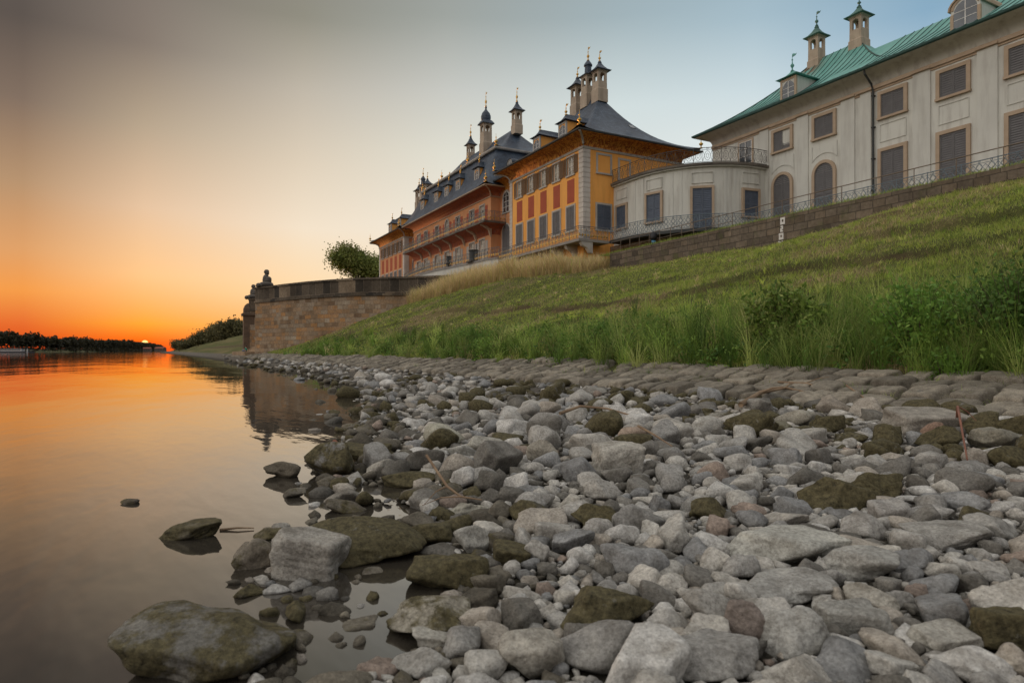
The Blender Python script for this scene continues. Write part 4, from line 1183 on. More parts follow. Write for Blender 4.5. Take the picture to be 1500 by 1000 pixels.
def dormer(parent, x, yf, z0, w, h, dep, roof='slate', body='ochre', sur='grey_stone', rr=0.75, fin=0.9, arched=False, finm='gold'):
    mb = MB(); W = w / 2
    if arched:
        a = [(-W, 0), (-W, h - W * 0.8)] + [(-W * math.cos(PI * k / 10), h - W * 0.8 + W * 0.8 * math.sin(PI * k / 10)) for k in range(1, 10)] + [(W, h - W * 0.8), (W, 0)]
        mb.plate(a[::-1], (x, yf, z0), (1, 0, 0), (0, 0, 1), (0, 1, 0), dep)
    else: mb.box(x - W, x + W, yf, yf + dep, z0, z0 + h)
    o = put('dormer', mb, M_[body], parent)
    f = MB(); f.box(x - W - 0.02, x - W + 0.14, yf - 0.03, yf + 0.1, z0, z0 + h * (0.55 if arched else 1)); f.box(x + W - 0.14, x + W + 0.02, yf - 0.03, yf + 0.1, z0, z0 + h * (0.55 if arched else 1))
    if arched:
        for k in range(10):
            q = lambda r, kk: (x - r * math.cos(PI * kk / 10), h - W * 0.8 + r * 0.8 * math.sin(PI * kk / 10))
            (ax, az), (bx, bz), (cx, cz), (dx, dz) = q(W + 0.02, k), q(W + 0.02, k + 1), q(W - 0.14, k + 1), q(W - 0.14, k)
            f.plate([(ax, az), (bx, bz), (cx, cz), (dx, dz)], (0, yf - 0.03, z0), (1, 0, 0), (0, 0, 1), (0, 1, 0), 0.13)
    else: f.box(x - W + 0.14, x + W - 0.14, yf - 0.03, yf + 0.1, z0 + h - 0.16, z0 + h)
    f.box(x - W + 0.14, x + W - 0.14, yf - 0.03, yf + 0.1, z0, z0 + 0.12)
    put('dormer_surround', f, M_[sur], o)
    ww, hh = w - 0.3, h - 0.34
    wn = MB(); p = arch_pts(ww, hh)[::-1]; wn.plate(p, (x, yf - 0.008, z0 + 0.13), (1, 0, 0), (0, 0, 1), (0, 1, 0), 0.005); put('pane', wn, M_['glass'], o)
    b = MB(); b.box(x - 0.025, x + 0.025, yf - 0.02, yf - 0.009, z0 + 0.13, z0 + 0.12 + hh)
    for k in (0.33, 0.62): b.box(x - ww / 2 + 0.02, x - 0.025, yf - 0.018, yf - 0.009, z0 + 0.13 + hh * k - 0.014, z0 + 0.13 + hh * k + 0.014); b.box(x + 0.025, x + ww / 2 - 0.02, yf - 0.018, yf - 0.009, z0 + 0.13 + hh * k - 0.014, z0 + 0.13 + hh * k + 0.014)
    put('window_frame', b, M_['white_paint'], o)
    r = MB()
    if arched:
        q = lambda rr_, k: (x - rr_ * math.cos(PI * k / 10), z0 + h - W * 0.8 + rr_ * 0.8 * math.sin(PI * k / 10))
        r.rings([[(q(W + 0.12, k)[0], yy, q(W + 0.12, k)[1]) for k in range(11)] + [(q(W + 0.03, k)[0], yy, q(W + 0.03, k)[1]) for k in range(10, -1, -1)] for yy in (yf - 0.1, yf + dep)], True, True)
    else:
        e = 0.26; zz0 = z0 + h
        rs = []
        for i in range(7):
            t = i / 6; z = zz0 + rr * (0.35 * t + 0.65 * t ** 2.2); ix = (W + e - 0.05) * t
            rs.append([(x - W - e + ix, yf - e + ix * 0.8, z + 0.06 * (1 - t) ** 2), (x + W + e - ix, yf - e + ix * 0.8, z + 0.06 * (1 - t) ** 2), (x + W + e - ix, yf + dep, z), (x - W - e + ix, yf + dep, z)])
        r.rings(rs, True, True)
    put('dormer_roof', r, M_[roof], o)
    if fin: put('finial', finial_mb((x, yf - 0.26 + (W + 0.2) * 0.8, z0 + h + rr - 0.1), fin, True), M_[finm], o, True)
    return o


COVE = [(0.0, 0.0), (0.05, 0.24), (0.20, 0.50), (0.48, 0.68), (0.85, 0.78), (1.10, 0.80)]

# ------------------------------------------------------------------ the ochre palace
pal = empty('palace', (-27, 4, 8.0), 'long ochre riverside palace with slate pagoda roofs, painted eaves and gilded balconies', 'palace')


def pavilion(x0, x1, zo, near):
    H = []
    xs = [x1 - 1.75 - 2.11 * k for k in range(5)] if near else [x0 + 1.8 + 1.98 * k for k in range(5)]
    for x in xs: H.append((x - 0.5, x + 0.5, 14.98 + zo, 16.42 + zo))
    wl = MB(); facade(wl, map_front(0), x0, x1, 6.5, 16.75 + zo, H); facade(wl, map_end(x1), 0, 10, 6.5, 16.75 + zo); facade(wl, map_back_end(x0), 0, 10, 6.5, 16.75 + zo); facade(wl, map_front(10), x0, x1, 6.5, 16.75 + zo)
    put('wall', wl, M_['ochre'] if near else M_['rust_ochre'], pal)
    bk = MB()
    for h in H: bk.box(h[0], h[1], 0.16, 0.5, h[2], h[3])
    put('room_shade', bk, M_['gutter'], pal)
    for x in xs:
        glazed(pal, (x, 0, 14.98 + zo), 0, 1.0, 1.44, leaves='shutter_brown', bars=(2, 4), pane='curtain' if near else 'glass')
        p = MB().plate([(-0.52, 0), (0.52, 0), (0.52, 1.85), (-0.52, 1.85)], (x, -0.012, 12.75 + zo), (1, 0, 0), (0, 0, 1), (0, 1, 0), 0.008); put('painted_panel', p, M_['red_panel'], pal)
        shuttered(pal, (x, 0, 10.55 + zo), 0, 1.12, 1.92, sur='grey_stone', bw=0.13)
    co = MB(); rect_rings(co, x0, x1, 0, 10, [(0.001, 16.62 + zo), (0.09, 16.64 + zo), (0.09, 16.72 + zo), (0.13, 16.74 + zo), (0.13, 16.79 + zo), (0.0, 16.80 + zo)]); put('cornice', co, M_['grey_stone'], pal)
    cv = MB(); rect_rings(cv, x0, x1, 0, 10, [(o + 0.002, 16.78 + zo + z) for o, z in COVE]); put('painted_cove', cv, M_['frieze'], pal, True)
    for cx, cy, sxx, syy in ((x1, 0, 1, -1), (x0, 0, -1, -1)):
        rb = MB().tube([(cx + sxx * o, cy + syy * o, 16.75 + zo + z) for o, z in COVE], 0.085, 6); put('cove_rib', rb, M_['grey_stone'], pal, True)
    gt = MB(); rect_rings(gt, x0, x1, 0, 10, [(1.05, 17.585 + zo), (1.16, 17.56 + zo), (1.24, 17.60 + zo), (1.24, 17.70 + zo), (1.12, 17.72 + zo)]); put('gutter', gt, M_['gutter'], pal)
    rf = MB(); L = x1 - x0; ins = 1.2 + L / 2 - 1.15
    hip_roof(rf, x0 - 1.2, x1 + 1.2, -1.2, 11.2, ins, ins, 6.15, 6.15, 17.66 + zo, 5.65, 0.30, a=0.36, pw=2.3); put('roof', rf, M_['slate'], pal, True)
    if near:
        for (xx, z, yf) in ((x0 + 1.2, 0, 0),): pass
    def quoin(xa, xb, ya, yb):
        qs = MB(); z = 9.42; top = 16.6 + zo
        while z < top - 0.2:
            qs.box(xa, xb, ya, yb, z, min(z + 0.325, top)); z += 0.385
        qs.box(xa + 0.03, xb - 0.03, ya + 0.03, yb - 0.03, 9.41, top)
        put('corner_quoins', qs, M_['quoin_stone'], pal)
    quoin(x1 - 0.58, x1 + 0.05, -0.05, 0.62); quoin(x0 - 0.05, x0 + 0.45, -0.05, 0.5)
    for (fx, fy) in ((x1 + 1.12, -1.12), (x0 - 1.12, -1.12), (x1 + 1.12, 11.1)):
        put('finial', finial_mb((fx, fy, 17.9 + zo), 1.15, False, 1.4), M_['gold'], pal, True)
    xc = (x0 + x1) / 2
    for dx, b, e, t, f, st in ((1.2, 22.6, 25.35, 26.3, 27.1, 'pagoda'), (-0.55, 22.7, 25.55, 27.05, 28.2, 'drum'), (-2.25, 22.4, 25.2, 26.2, 27.0, 'pagoda')):
        turret(pal, xc + dx, 5.0, b + zo, e + zo, t + zo, f + zo, 0.92, style=st)
    for dx in (2.45, -1.75): dormer(pal, xc + dx, 0.35, 18.3 + zo, 1.15, 1.45, 2.6)
    return xs


pavilion(-12.0, 0.0, 0.0, True)
pavilion(-53.9, -42.4, -0.35, False)
# end wall of the near pavilion: blind panel, shuttered window, second blind panel, cornice seam
shuttered(pal, (0, 1.92, 10.5), R(90), 1.3, 1.95, sur='grey_stone', bw=0.14, shut='shutter_blue')
for yy, ww, zz, hh in ((1.95, 1.2, 14.95, 1.38), (3.95, 0.95, 14.7, 1.5)):
    inst('blind_panel', cached(('blind_panel', ww, hh), lambda: surround(ww, hh, 0.16, 0.05, False, True), M_['grey_stone']), pal, Vector((0, yy, zz)) - wloc(pal), R(90))
sk = MB(); sk.plate([(0, 0), (0.5, 0), (0.5, 0.55), (0, 0.55)], (-1.25, 5.6, 19.45), (0, 1, 0), (-0.75, 0, 0.66), (0.66, 0, 0.75), 0.06); put('skylight', sk, M_['glass'], pal)

# connecting bays
for xa, xb, zo in ((-16.1, -12.0, 0.0), (-42.4, -38.7, -0.3)):
    xm = (xa + xb) / 2 - 0.75; wl = MB()
    facade(wl, map_front(1.06), xa, xb, 6.5, 16.8 + zo); put('wall', wl, M_['rust_ochre'], pal)
    glazed(pal, (xm, 1.06, 14.6 + zo), 0, 1.35, 2.05, True, depth=-0.005, bars=(2, 4)); shuttered(pal, (xm, 1.06, 9.5), 0, 1.5, 3.9, True, sur='grey_stone', bw=0.14)
    cv = MB(); cv.rings([[(xa, 1.06 - o, 16.78 + zo + z), (xb, 1.06 - o, 16.78 + zo + z)] for o, z in COVE], False, False, False); put('painted_cove', cv, M_['frieze'], pal, True)
    rf = MB(); pr = [(-0.15, 17.6), (1.2, 18.4), (2.8, 19.8), (5.0, 21.3), (7.2, 19.8), (10.2, 17.6)]
    rf.rings([[(xx, y, z + zo) for y, z in pr] for xx in (xa - 1.5, xb + 1.6)], True, True, True); put('roof', rf, M_['slate'], pal)
    gt = MB().box(xa + 0.2, xb - 0.1, -0.22, -0.08, 17.5 + zo, 17.64 + zo); put('gutter', gt, M_['gutter'], pal)
dormer(pal, -13.0, 0.5, 18.2, 1.0, 1.0, 1.6, arched=True, fin=0, body='grey_stone')

# central block
X0, X1 = -38.7, -16.1
UP = [-18.1, -20.6, -24.3, -27.4, -30.5, -34.2, -36.7]
wl = MB(); H = []
for x in UP: H.append((x - 0.55, x + 0.55, 13.75, 15.75 if x != -27.4 else 16.0)); H.append((x - 0.6, x + 0.6, 9.5, 12.3))
facade(wl, map_front(0), X0, X1, 6.5, 16.4, H); facade(wl, map_end(X1), 0, 10, 6.5, 16.4); facade(wl, map_back_end(X0), 0, 10, 6.5, 16.4); facade(wl, map_front(10), X0, X1, 6.5, 16.4)
put('wall', wl, M_['rust_ochre'], pal)
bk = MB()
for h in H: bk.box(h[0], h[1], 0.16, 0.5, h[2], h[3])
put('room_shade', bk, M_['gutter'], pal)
for i, x in enumerate(UP):
    glazed(pal, (x, 0, 13.75), 0, 1.1, 2.0 if x != -27.4 else 2.25, x == -27.4, pane='glass' if i % 3 else 'curtain', bars=(2, 4))
    glazed(pal, (x, 0, 9.5), 0, 1.2, 2.8, pane='curtain', bars=(2, 5))
    for sg in (-1, 1):
        p = MB().box(x + sg * 1.0 - 0.27, x + sg * 1.0 + 0.27, -0.03, 0.02, 13.9, 15.6); put('painted_panel', p, M_['red_panel'], pal)
        p = MB().box(x + sg * 1.08 - 0.26, x + sg * 1.08 + 0.26, -0.03, 0.02, 9.6, 12.1); put('painted_panel', p, M_['grey_stone'], pal)
co = MB(); rect_rings(co, X0, X1, 0, 10, [(0.001, 16.24), (0.09, 16.26), (0.09, 16.34), (0.0, 16.40)]); put('cornice', co, M_['tan_stone'], pal)
cv = MB(); rect_rings(cv, X0, X1, 0, 10, [(o + 0.002, 16.36 + z * 0.85) for o, z in COVE]); put('painted_cove', cv, M_['frieze_red'], pal, True)
rb = MB().tube([(X1 + o, -o, 16.34 + z * 0.85) for o, z in COVE], 0.08, 6); put('cove_rib', rb, M_['tan_stone'], pal, True)
gt = MB(); rect_rings(gt, X0, X1, 0, 10, [(1.05, 17.06), (1.16, 17.03), (1.24, 17.07), (1.24, 17.16), (1.12, 17.18)]); put('gutter', gt, M_['tan_stone'], pal)
rf = MB(); hip_roof(rf, X0 - 1.2, X1 + 1.2, -1.2, 11.2, 2.0, 2.0, 2.2, 2.2, 17.13, 4.2, 0.25, a=0.5, pw=1.8); put('roof', rf, M_['slate'], pal, True)
br = MB(); rect_rings(br, X0 + 0.8, X1 - 0.8, 1.0, 9.0, [(-0.1, 21.3), (0.22, 21.34), (0.3, 21.45), (0.3, 21.56), (-0.1, 21.6)]); put('roof_cornice', br, M_['grey_stone'], pal)
rf = MB(); hip_roof(rf, X0 + 0.7, X1 - 0.7, 0.9, 9.1, 3.9, 3.9, 4.0, 4.0, 21.58, 3.5, 0.2, a=0.45, pw=2.0); put('upper_roof', rf, M_['slate'], pal, True)
turret(pal, -19.9, 5.0, 24.3, 26.8, 27.9, 29.4, 0.85)
turret(pal, -25.9, 4.2, 22.9, 27.1, 29.2, 30.9, 1.05, style='onion')
turret(pal, -31.9, 5.0, 24.0, 26.5, 27.7, 29.1, 0.8)
for x in (-19.1, -23.95, -27.2, -30.5, -35.1): dormer(pal, x, -0.15, 18.1, 1.05, 1.65, 2.0, rr=0.8, fin=0.9)
for fx, fy, fz in ((X1 + 1.1, -1.1, 17.35), (X1 - 0.75, 0.95, 21.7), (X0 + 0.75, 0.95, 21.7), (-23.4, 0.8, 21.5), (-31, 0.8, 21.5)):
    put('finial', finial_mb((fx, fy, fz), 1.2, False, 1.5), M_['gold'], pal, True)

# upper balcony of the central block, wrapping its end, with painted cove below
bc = MB(); bc.box(X0 - 0.5, X1 + 1.3, -1.35, -0.002, 13.45, 13.64); bc.box(X1 + 0.002, X1 + 1.3, -0.002, 1.05, 13.45, 13.64); ub = put('balcony', bc, M_['dark_stone'], pal)
cv = MB(); cv.rings([[(X0, -o, 12.55 + z), (X1 + o, -o, 12.55 + z), (X1 + o, 1.05, 12.55 + z)] for o, z in ((0.003, 0), (0.06, 0.3), (0.22, 0.55), (0.55, 0.75), (1.0, 0.84), (1.25, 0.895))], False, False, False); put('painted_cove', cv, M_['frieze_red'], pal, True)
railing(ub, [(X0 - 0.45, -1.28, 13.64), (X1 + 1.22, -1.28, 13.64), (X1 + 1.22, 1.0, 13.64)], 0.95, M_['iron'], 'oval', 0.6, True)
for x in (X1 + 0.1, -19.4, -22.4, -26, -29, -32.4, -35.4):
    b = MB(); b.plate([(0, 0), (0, -1.2), (-0.12, -1.1), (-0.35, -0.5), (-1.15, -0.1), (-1.15, 0)], (x - 0.1, -0.004, 13.44), (0, 1, 0), (0, 0, 1), (1, 0, 0), 0.2); put('bracket', b, M_['tan_stone'], ub)

# ground floor balcony of the near pavilion
bc = MB(); bc.box(-12.0, 1.3, -1.3, -0.002, 9.2, 9.4); bc.box(0.002, 1.3, -0.002, 1.5, 9.2, 9.4); lb = put('balcony', bc, M_['flag'], pal)
railing(lb, [(-12.0, -1.2, 9.4), (1.2, -1.2, 9.4), (1.2, 1.45, 9.4)], 0.95, M_['iron'], 'oval', 0.5, True)
for x in [-11.2 + 2.05 * k for k in range(7)]:
    b = MB(); b.plate([(0, 0), (0, -0.85), (-0.25, -0.8), (-0.5, -0.45), (-0.9, -0.3), (-1.05, -0.1), (-1.05, 0)], (x - 0.16, -0.004, 9.2), (0, 1, 0), (0, 0, 1), (1, 0, 0), 0.32); put('bracket', b, M_['grey_stone'], lb)

# landing in front of the central block: pale curved wall with coping and railing
LP = [(-37, -2.0), (-33, -2.75), (-28, -3.1), (-24, -3.0), (-20, -2.5), (-16.5, -2.0), (-13.2, -1.75), (-11.95, -1.32)]
LPs = []
for a, b in zip(LP, LP[1:]): LPs += [(a[0] + (b[0] - a[0]) * t / 3, a[1] + (b[1] - a[1]) * t / 3) for t in range(3)]
LPs.append(LP[-1])
wallmesh('landing_wall', LPs, 6.0, 9.5, 0.4, M_['cream_trim'], pal, 4)
wallmesh('coping', [(x, y - 0.06) for x, y in LPs], 9.5, 9.68, 0.55, M_['flag'], pal, 1)
fl = MB(); n = len(LPs); fl.add([(x, y + 0.3, 9.45) for x, y in LPs] + [(-11.95, -0.01, 9.45), (-37, -0.01, 9.45)], [tuple(range(n + 2))]); put('landing', fl, M_['flag'], pal)
railing(pal, [(x, y + 0.12, 9.68) for x, y in LPs], 0.95, M_['iron'], 'oval', 0.55, True)

# ------------------------------------------------------------------ white curved gallery
gal = empty('curved_gallery', (4, 8, 8.0), 'white curved single storey gallery with roof terrace between ochre palace and green roofed wing', 'building')
GC = (3.0, 9.0)
def garc(r, a0=-90, a1=0, n=36): return [(GC[0] + r * math.cos(R(a0 + (a1 - a0) * k / n)), GC[1] + r * math.sin(R(a0 + (a1 - a0) * k / n))) for k in range(n + 1)]
def gpath(r, x0=0.0): return [(x0, GC[1] - r)] + garc(r) + [(GC[0] + r, 9.48)]
wallmesh('wall', gpath(6.1), 9.3, 13.92, 0.35, M_['cream'], gal, 4)
wallmesh('basement_wall', gpath(6.45), 6.5, 9.2, 0.4, M_['basement'], gal, 4)
def gslab(name, r, z0, z1, m, x0=0.005):
    p = gpath(r, x0) + [(x0, 9.48)]; mb = MB(); n = len(p)
    mb.add([(x, y, z0) for x, y in p] + [(x, y, z1) for x, y in p], [tuple(range(n)), tuple(range(n, 2 * n))] + [(i, (i + 1) % n, n + (i + 1) % n, n + i) for i in range(n)])
    return put(name, mb, m, gal)
gslab('roof_terrace', 6.3, 13.93, 14.02, M_['cream_trim']); gslab('roof_edge', 6.42, 14.022, 14.19, M_['dark_stone'])
railing(gal, [(x, y, 14.19) for x, y in gpath(6.28, 0.1)], 1.05, M_['iron_dark'], 'oval', 0.62)
bs = gslab('balcony', 7.5, 9.2, 9.42, M_['gutter'], 1.31)
railing(bs, [(1.32, 1.6, 9.42)] + [(x, y, 9.42) for x, y in garc(7.4, -90, -16)], 0.95, M_['iron_blue'], 'lattice', 0.5)
# plaster seams, frieze panels and windows of the gallery
def ghit(px, r=6.1):
    rx, ry, _ = ray(px, 500); ox, oy = CAMP[0] - GC[0], CAMP[1] - GC[1]; A = rx * rx + ry * ry; B = ox * rx + oy * ry; C_ = ox * ox + oy * oy - r * r
    t = (-B - math.sqrt(B * B - A * C_)) / A; x, y = CAMP[0] + t * rx, CAMP[1] + t * ry
    if x < GC[0]: t = (GC[1] - r - CAMP[1]) / ry; x, y = CAMP[0] + t * rx, GC[1] - r; return x, y, -90.0
    return x, y, math.degrees(math.atan2(y - GC[1], x - GC[0]))
for px, w_, z0, z1 in ((911, 1.15, 10.55, 12.25), (958, 1.2, 10.45, 12.45), (1028.5, 1.3, 9.55, 12.45), (1099.5, 1.2, 10.5, 12.3)):
    x, y, a = ghit(px); shuttered(gal, (x, y, z0), R(a + 90), w_, z1 - z0, shut='shutter_blue', proud=0.13, name='shuttered_window' if z0 > 10 else 'shuttered_door')
    pn = MB(); ww = w_ * 0.5 + 0.1; s2 = surround(w_ + 0.1, 0.7, 0.035, 0.045, False, False); s2.box(-w_ / 2 - 0.085, w_ / 2 + 0.085, -0.045, 0.03, -0.035, 0)
    if ('wall_panel', w_) not in MESH: MESH[('wall_panel', w_)] = s2.mesh('wall_panel', M_['cream_trim'])
    inst('wall_panel', MESH[('wall_panel', w_)], gal, Vector((x, y, 12.85)) - wloc(gal), R(a + 90))
for px in (930, 941, 984, 997, 1062, 1076):
    x, y, a = ghit(px); ls = MB().box(-0.10, 0.10, -0.03, 0.02, 9.45, 13.8)
    if ('pilaster_strip',) not in MESH: MESH[('pilaster_strip',)] = ls.mesh('pilaster_strip', M_['cream_trim'], (0, 0, 8.0))
    inst('pilaster_strip', MESH[('pilaster_strip',)], gal, Vector((x, y, 8.0)) - wloc(gal), R(a + 90))

# ------------------------------------------------------------------ white wing with the green copper roof
wing = empty('palace_wing', (20, 15, 8.0), 'white two storey palace wing with green copper roof and grey shutters on the right', 'palace')
WX0, WX1, WY, WY1 = 4.0, 60.0, 9.5, 19.5
wl = MB(); facade(wl, map_front(WY), WX0, WX1, 6.5, 17.0); facade(wl, map_end(WX1), WY, WY1, 6.5, 17.0); facade(wl, map_back_end(WX0), WY, WY1, 6.5, 17.0); facade(wl, map_front(WY1), WX0, WX1, 6.5, 17.0)
put('wall', wl, M_['cream'], wing)
WW = [7.3, 10.55, 13.8] + [18.32 + 3.34 * k for k in range(12)]
for i, x in enumerate(WW):
    ar = i in (1, 2)
    if i == 0: glazed(wing, (x, WY, 14.3), 0, 1.2, 2.2, depth=-0.005, sur='tan_stone')
    else:
        o = shuttered(wing, (x, WY, 14.98), 0, 1.36, 1.36, bw=0.2, proud=0.13)
        if i in (1, 5): o.children[1].rotation_euler = (R(-9), 0, 0); o.children[1].location = (0, -0.05, 0)
    if i: shuttered(wing, (x, WY, 9.55), 0, 1.36, 3.7 if ar else 3.38, ar, bw=0.2, proud=0.13, name='shuttered_door')
    if i > 2:
        s2 = surround(1.5, 1.0, 0.035, 0.04, False, False); s2.box(-0.785, 0.785, -0.04, 0.03, -0.035, 0)
        if ('wall_panel', 'w') not in MESH: MESH[('wall_panel', 'w')] = s2.mesh('wall_panel', M_['cream_trim'])
        inst('wall_panel', MESH[('wall_panel', 'w')], wing, Vector((x, WY, 13.55)) - wloc(wing))
    elif i:
        if ('wall_panel', 'a') not in MESH:
            s3 = MB(); r_ = 1.15
            for k in range(12):
                a0, a1 = R(40 + 100 * k / 12), R(40 + 100 * (k + 1) / 12)
                s3.plate([(r_ * math.cos(a0), r_ * math.sin(a0)), (r_ * math.cos(a1), r_ * math.sin(a1)), ((r_ + .05) * math.cos(a1), (r_ + .05) * math.sin(a1)), ((r_ + .05) * math.cos(a0), (r_ + .05) * math.sin(a0))], (0, -0.04, 0), (1, 0, 0), (0, 0, 1), (0, 1, 0), 0.06)
            s3.box(-0.93, -0.88, -0.04, 0.02, 0.75, 1.75); s3.box(0.88, 0.93, -0.04, 0.02, 0.75, 1.75); MESH[('wall_panel', 'a')] = s3.mesh('wall_panel', M_['cream_trim'])
        inst('wall_panel', MESH[('wall_panel', 'a')], wing, Vector((x, WY, 12.75)) - wloc(wing))
for xa, xb in [(8.6, 9.38), (11.75, 12.62), (15.0, 15.93), (16.3, 17.0)] + [(19.5 + 3.34 * k, 20.47 + 3.34 * k) for k in range(11)]:
    p = MB().box(xa, xb, WY - 0.07, WY + 0.02, 9.3, 16.84); put('pilaster_strip', p, M_['cream_trim'], wing)
cn = MB(); cn.box(WX0, WX1, WY - 0.06, WY + 0.02, 16.70, 16.82); cn.box(WX0, WX1, WY - 0.15, WY + 0.02, 16.82, 16.98); cn.box(WX0, WX1, WY - 0.11, WY + 0.02, 16.98, 17.06)
for xa in (9.0, 12.2, 15.5, 16.65) : cn.box(xa - 0.5, xa + 0.5, WY - 0.21, WY - 0.15, 16.84, 16.97)
for k in range(11): cn.box(19.45 + 3.34 * k, 20.52 + 3.34 * k, WY - 0.21, WY - 0.15, 16.84, 16.97)
put('cornice', cn, M_['tan_stone'], wing)
cv = MB(); rect_rings(cv, WX0, WX1, WY, WY1, [(o * 0.95 + 0.003, 17.0 + z * 1.02) for o, z in COVE]); put('cove', cv, M_['cream'], wing, True)
gt = MB(); rect_rings(gt, WX0, WX1, WY, WY1, [(0.9, 17.84), (1.03, 17.80), (1.13, 17.86), (1.15, 17.97), (0.98, 18.0)]); put('gutter', gt, M_['copper_dark'], wing)
rf = MB(); rs = hip_roof(rf, WX0 - 1.05, 19.0, WY - 1.05, WY1 + 1.05, 6.65, 6.0, 6.0, 5.9, 17.95, 4.75, 0.0, a=0.62, pw=2.2, n=12, sub=16)


def seams(mb, x0, x1, ix0, ix1, y0, iy, z0, rise, a, pw, n, stepx=0.55, tmax=1.0):
    x = x0 + 0.3
    while x < x1:
        tl = 1.0
        if x < x0 + ix0: tl = (x - x0) / ix0
        if x > x1 - ix1: tl = min(tl, (x1 - x) / ix1)
        pts = []
        for i in range(n + 1):
            t = tl * i / n * tmax; pts.append((x, y0 + iy * t, z0 + rise * (a * t + (1 - a) * t ** pw) + 0.02))
        if tl > 0.06: mb.tube(pts, 0.028, 4, False)
        x += stepx
    return mb


sm_ = MB(); seams(sm_, WX0 - 1.05, 19.0, 6.65, 6.0, WY - 1.05, 6.0, 17.95, 4.75, 0.62, 2.2, 10)
for sgx, X, ix in ((1, WX0 - 1.05, 6.65), (-1, 19.0, 6.0)):
    pts = [(X + sgx * ix * t, WY - 1.05 + 6.0 * t, 17.97 + 4.75 * (0.62 * t + 0.38 * t ** 2.2)) for t in [k / 12 for k in range(13)]]; sm_.tube(pts, 0.05, 5)
rfo = put('roof', rf, M_['copper'], wing, False); put('seam_pattern', sm_, M_['copper_dark'], rfo, False, False)
rf = MB(); PR = [(8.45, 17.95), (9.6, 18.62), (11.2, 19.6), (13.0, 21.0), (16.0, 21.0), (20.55, 17.95)]
rf.rings([[(xx, y, z) for y, z in PR] for xx in (13.6, 61.0)], True, True, True)
x = 17.0; sm_ = MB()
while x < 60: sm_.tube([(x, y, z + 0.02) for y, z in PR[:4]], 0.028, 4, False); x += 0.55
rfo = put('lower_roof', rf, M_['copper'], wing); put('seam_pattern', sm_, M_['copper_dark'], rfo, False, False)
turret(wing, 9.65, 14.3, 21.2, 24.3, 25.2, 26.2, 0.84, roof='copper_aged', fin='copper_aged'); turret(wing, 13.0, 14.3, 21.4, 24.3, 25.1, 25.8, 0.88, roof='copper_aged', fin='copper_aged')
dormer(wing, 11.3, 9.15, 18.1, 1.25, 1.55, 3.2, roof='copper', body='cream', sur='tan_stone', rr=0.6, fin=1.25, finm='copper')
for k in range(4): dormer(wing, 22.45 + 6.68 * k, 9.1, 18.15, 1.45, 1.75, 2.6, roof='tan_stone', body='cream', sur='tan_stone', arched=True, fin=0)
dp = MB(); dp.tube([(17.18, 8.5, 17.82), (17.18, 8.55, 17.6), (17.18, 9.2, 17.1), (17.18, 9.36, 16.7), (17.18, 9.38, 9.4)], 0.065, 8)
for z in (16.4, 14.5, 12.6, 10.7): dp.box(17.09, 17.27, 9.29, 9.49, z, z + 0.06)
put('downpipe', dp, M_['gutter'], wing)
tr = MB(); tr.box(9.5, 60, 6.9, 9.48, 9.18, 9.42); ter = put('terrace', tr, M_['flag'], wing)
wallmesh('basement_wall', [(9.6, 7.1), (60, 7.1)], 6.5, 9.18, 0.4, M_['basement'], wing, 4)
railing(ter, [(10.2, 6.98, 9.42), (60, 6.98, 9.42)], 0.95, M_['iron_blue'], 'lattice', 0.55)


# ------------------------------------------------------------------ walls of the river front
BP = [(-43.3, -5), (-43.3, -12), (-43.3, -18.7)]
arc = [(-42.6, -18.75), (-40.4, -17.6), (-36.8, -16.3), (-32.6, -14.4), (-29.6, -12.6), (-27.0, -10.8), (-23.8, -8.7), (-21.5, -6.9), (-19.2, -5.5), (-17.5, -4.5), (-16.0, -3.6), (-14.7, -2.8), (-13.5, -2.05)]
DIP = lambda x: -0.42 * min(max((x + 27) / 12, 0), 1)
bas = empty('bastion_wall', (-32, -10, 0), 'tall curved sandstone bastion wall with blackened parapet rising from the river', 'wall')
def fine(p, k=3): return [(a[0] + (b[0] - a[0]) * t / k, a[1] + (b[1] - a[1]) * t / k) for a, b in zip(p, p[1:]) for t in range(k)] + [p[-1]]
wallmesh('wall_face', fine(BP + arc), -0.6, 7.0, 0.9, M_['bastion'], bas, 8, DIP, 0.012)
off = lambda pts, o: [tuple(np.array(p) + o * np.array(n)) for p, n in zip(pts, [(lambda t: (t[1], -t[0]))((lambda v: v / np.linalg.norm(v))(np.array(pts[min(i + 1, len(pts) - 1)]) - np.array(pts[max(i - 1, 0)]))) for i in range(len(pts))])]
full = fine(BP[1:] + arc)
wallmesh('string_course', off(full, 0.16), 6.82, 7.04, 1.1, M_['parapet'], bas, 1, DIP)
wallmesh('parapet', off(full, 0.03), 7.04, 8.50, 0.55, M_['parapet'], bas, 3, DIP)
wallmesh('coping', off(full, 0.15), 8.50, 8.72, 0.8, M_['parapet'], bas, 1, DIP)
tp = full[7:] + [(-13.5, 2), (-42, 2)]
tag(put('river_terrace', MB().add([(x, y + 0.3, 7.6) for x, y in tp], [tuple(range(len(tp)))]), M_['flag']), kind='structure')

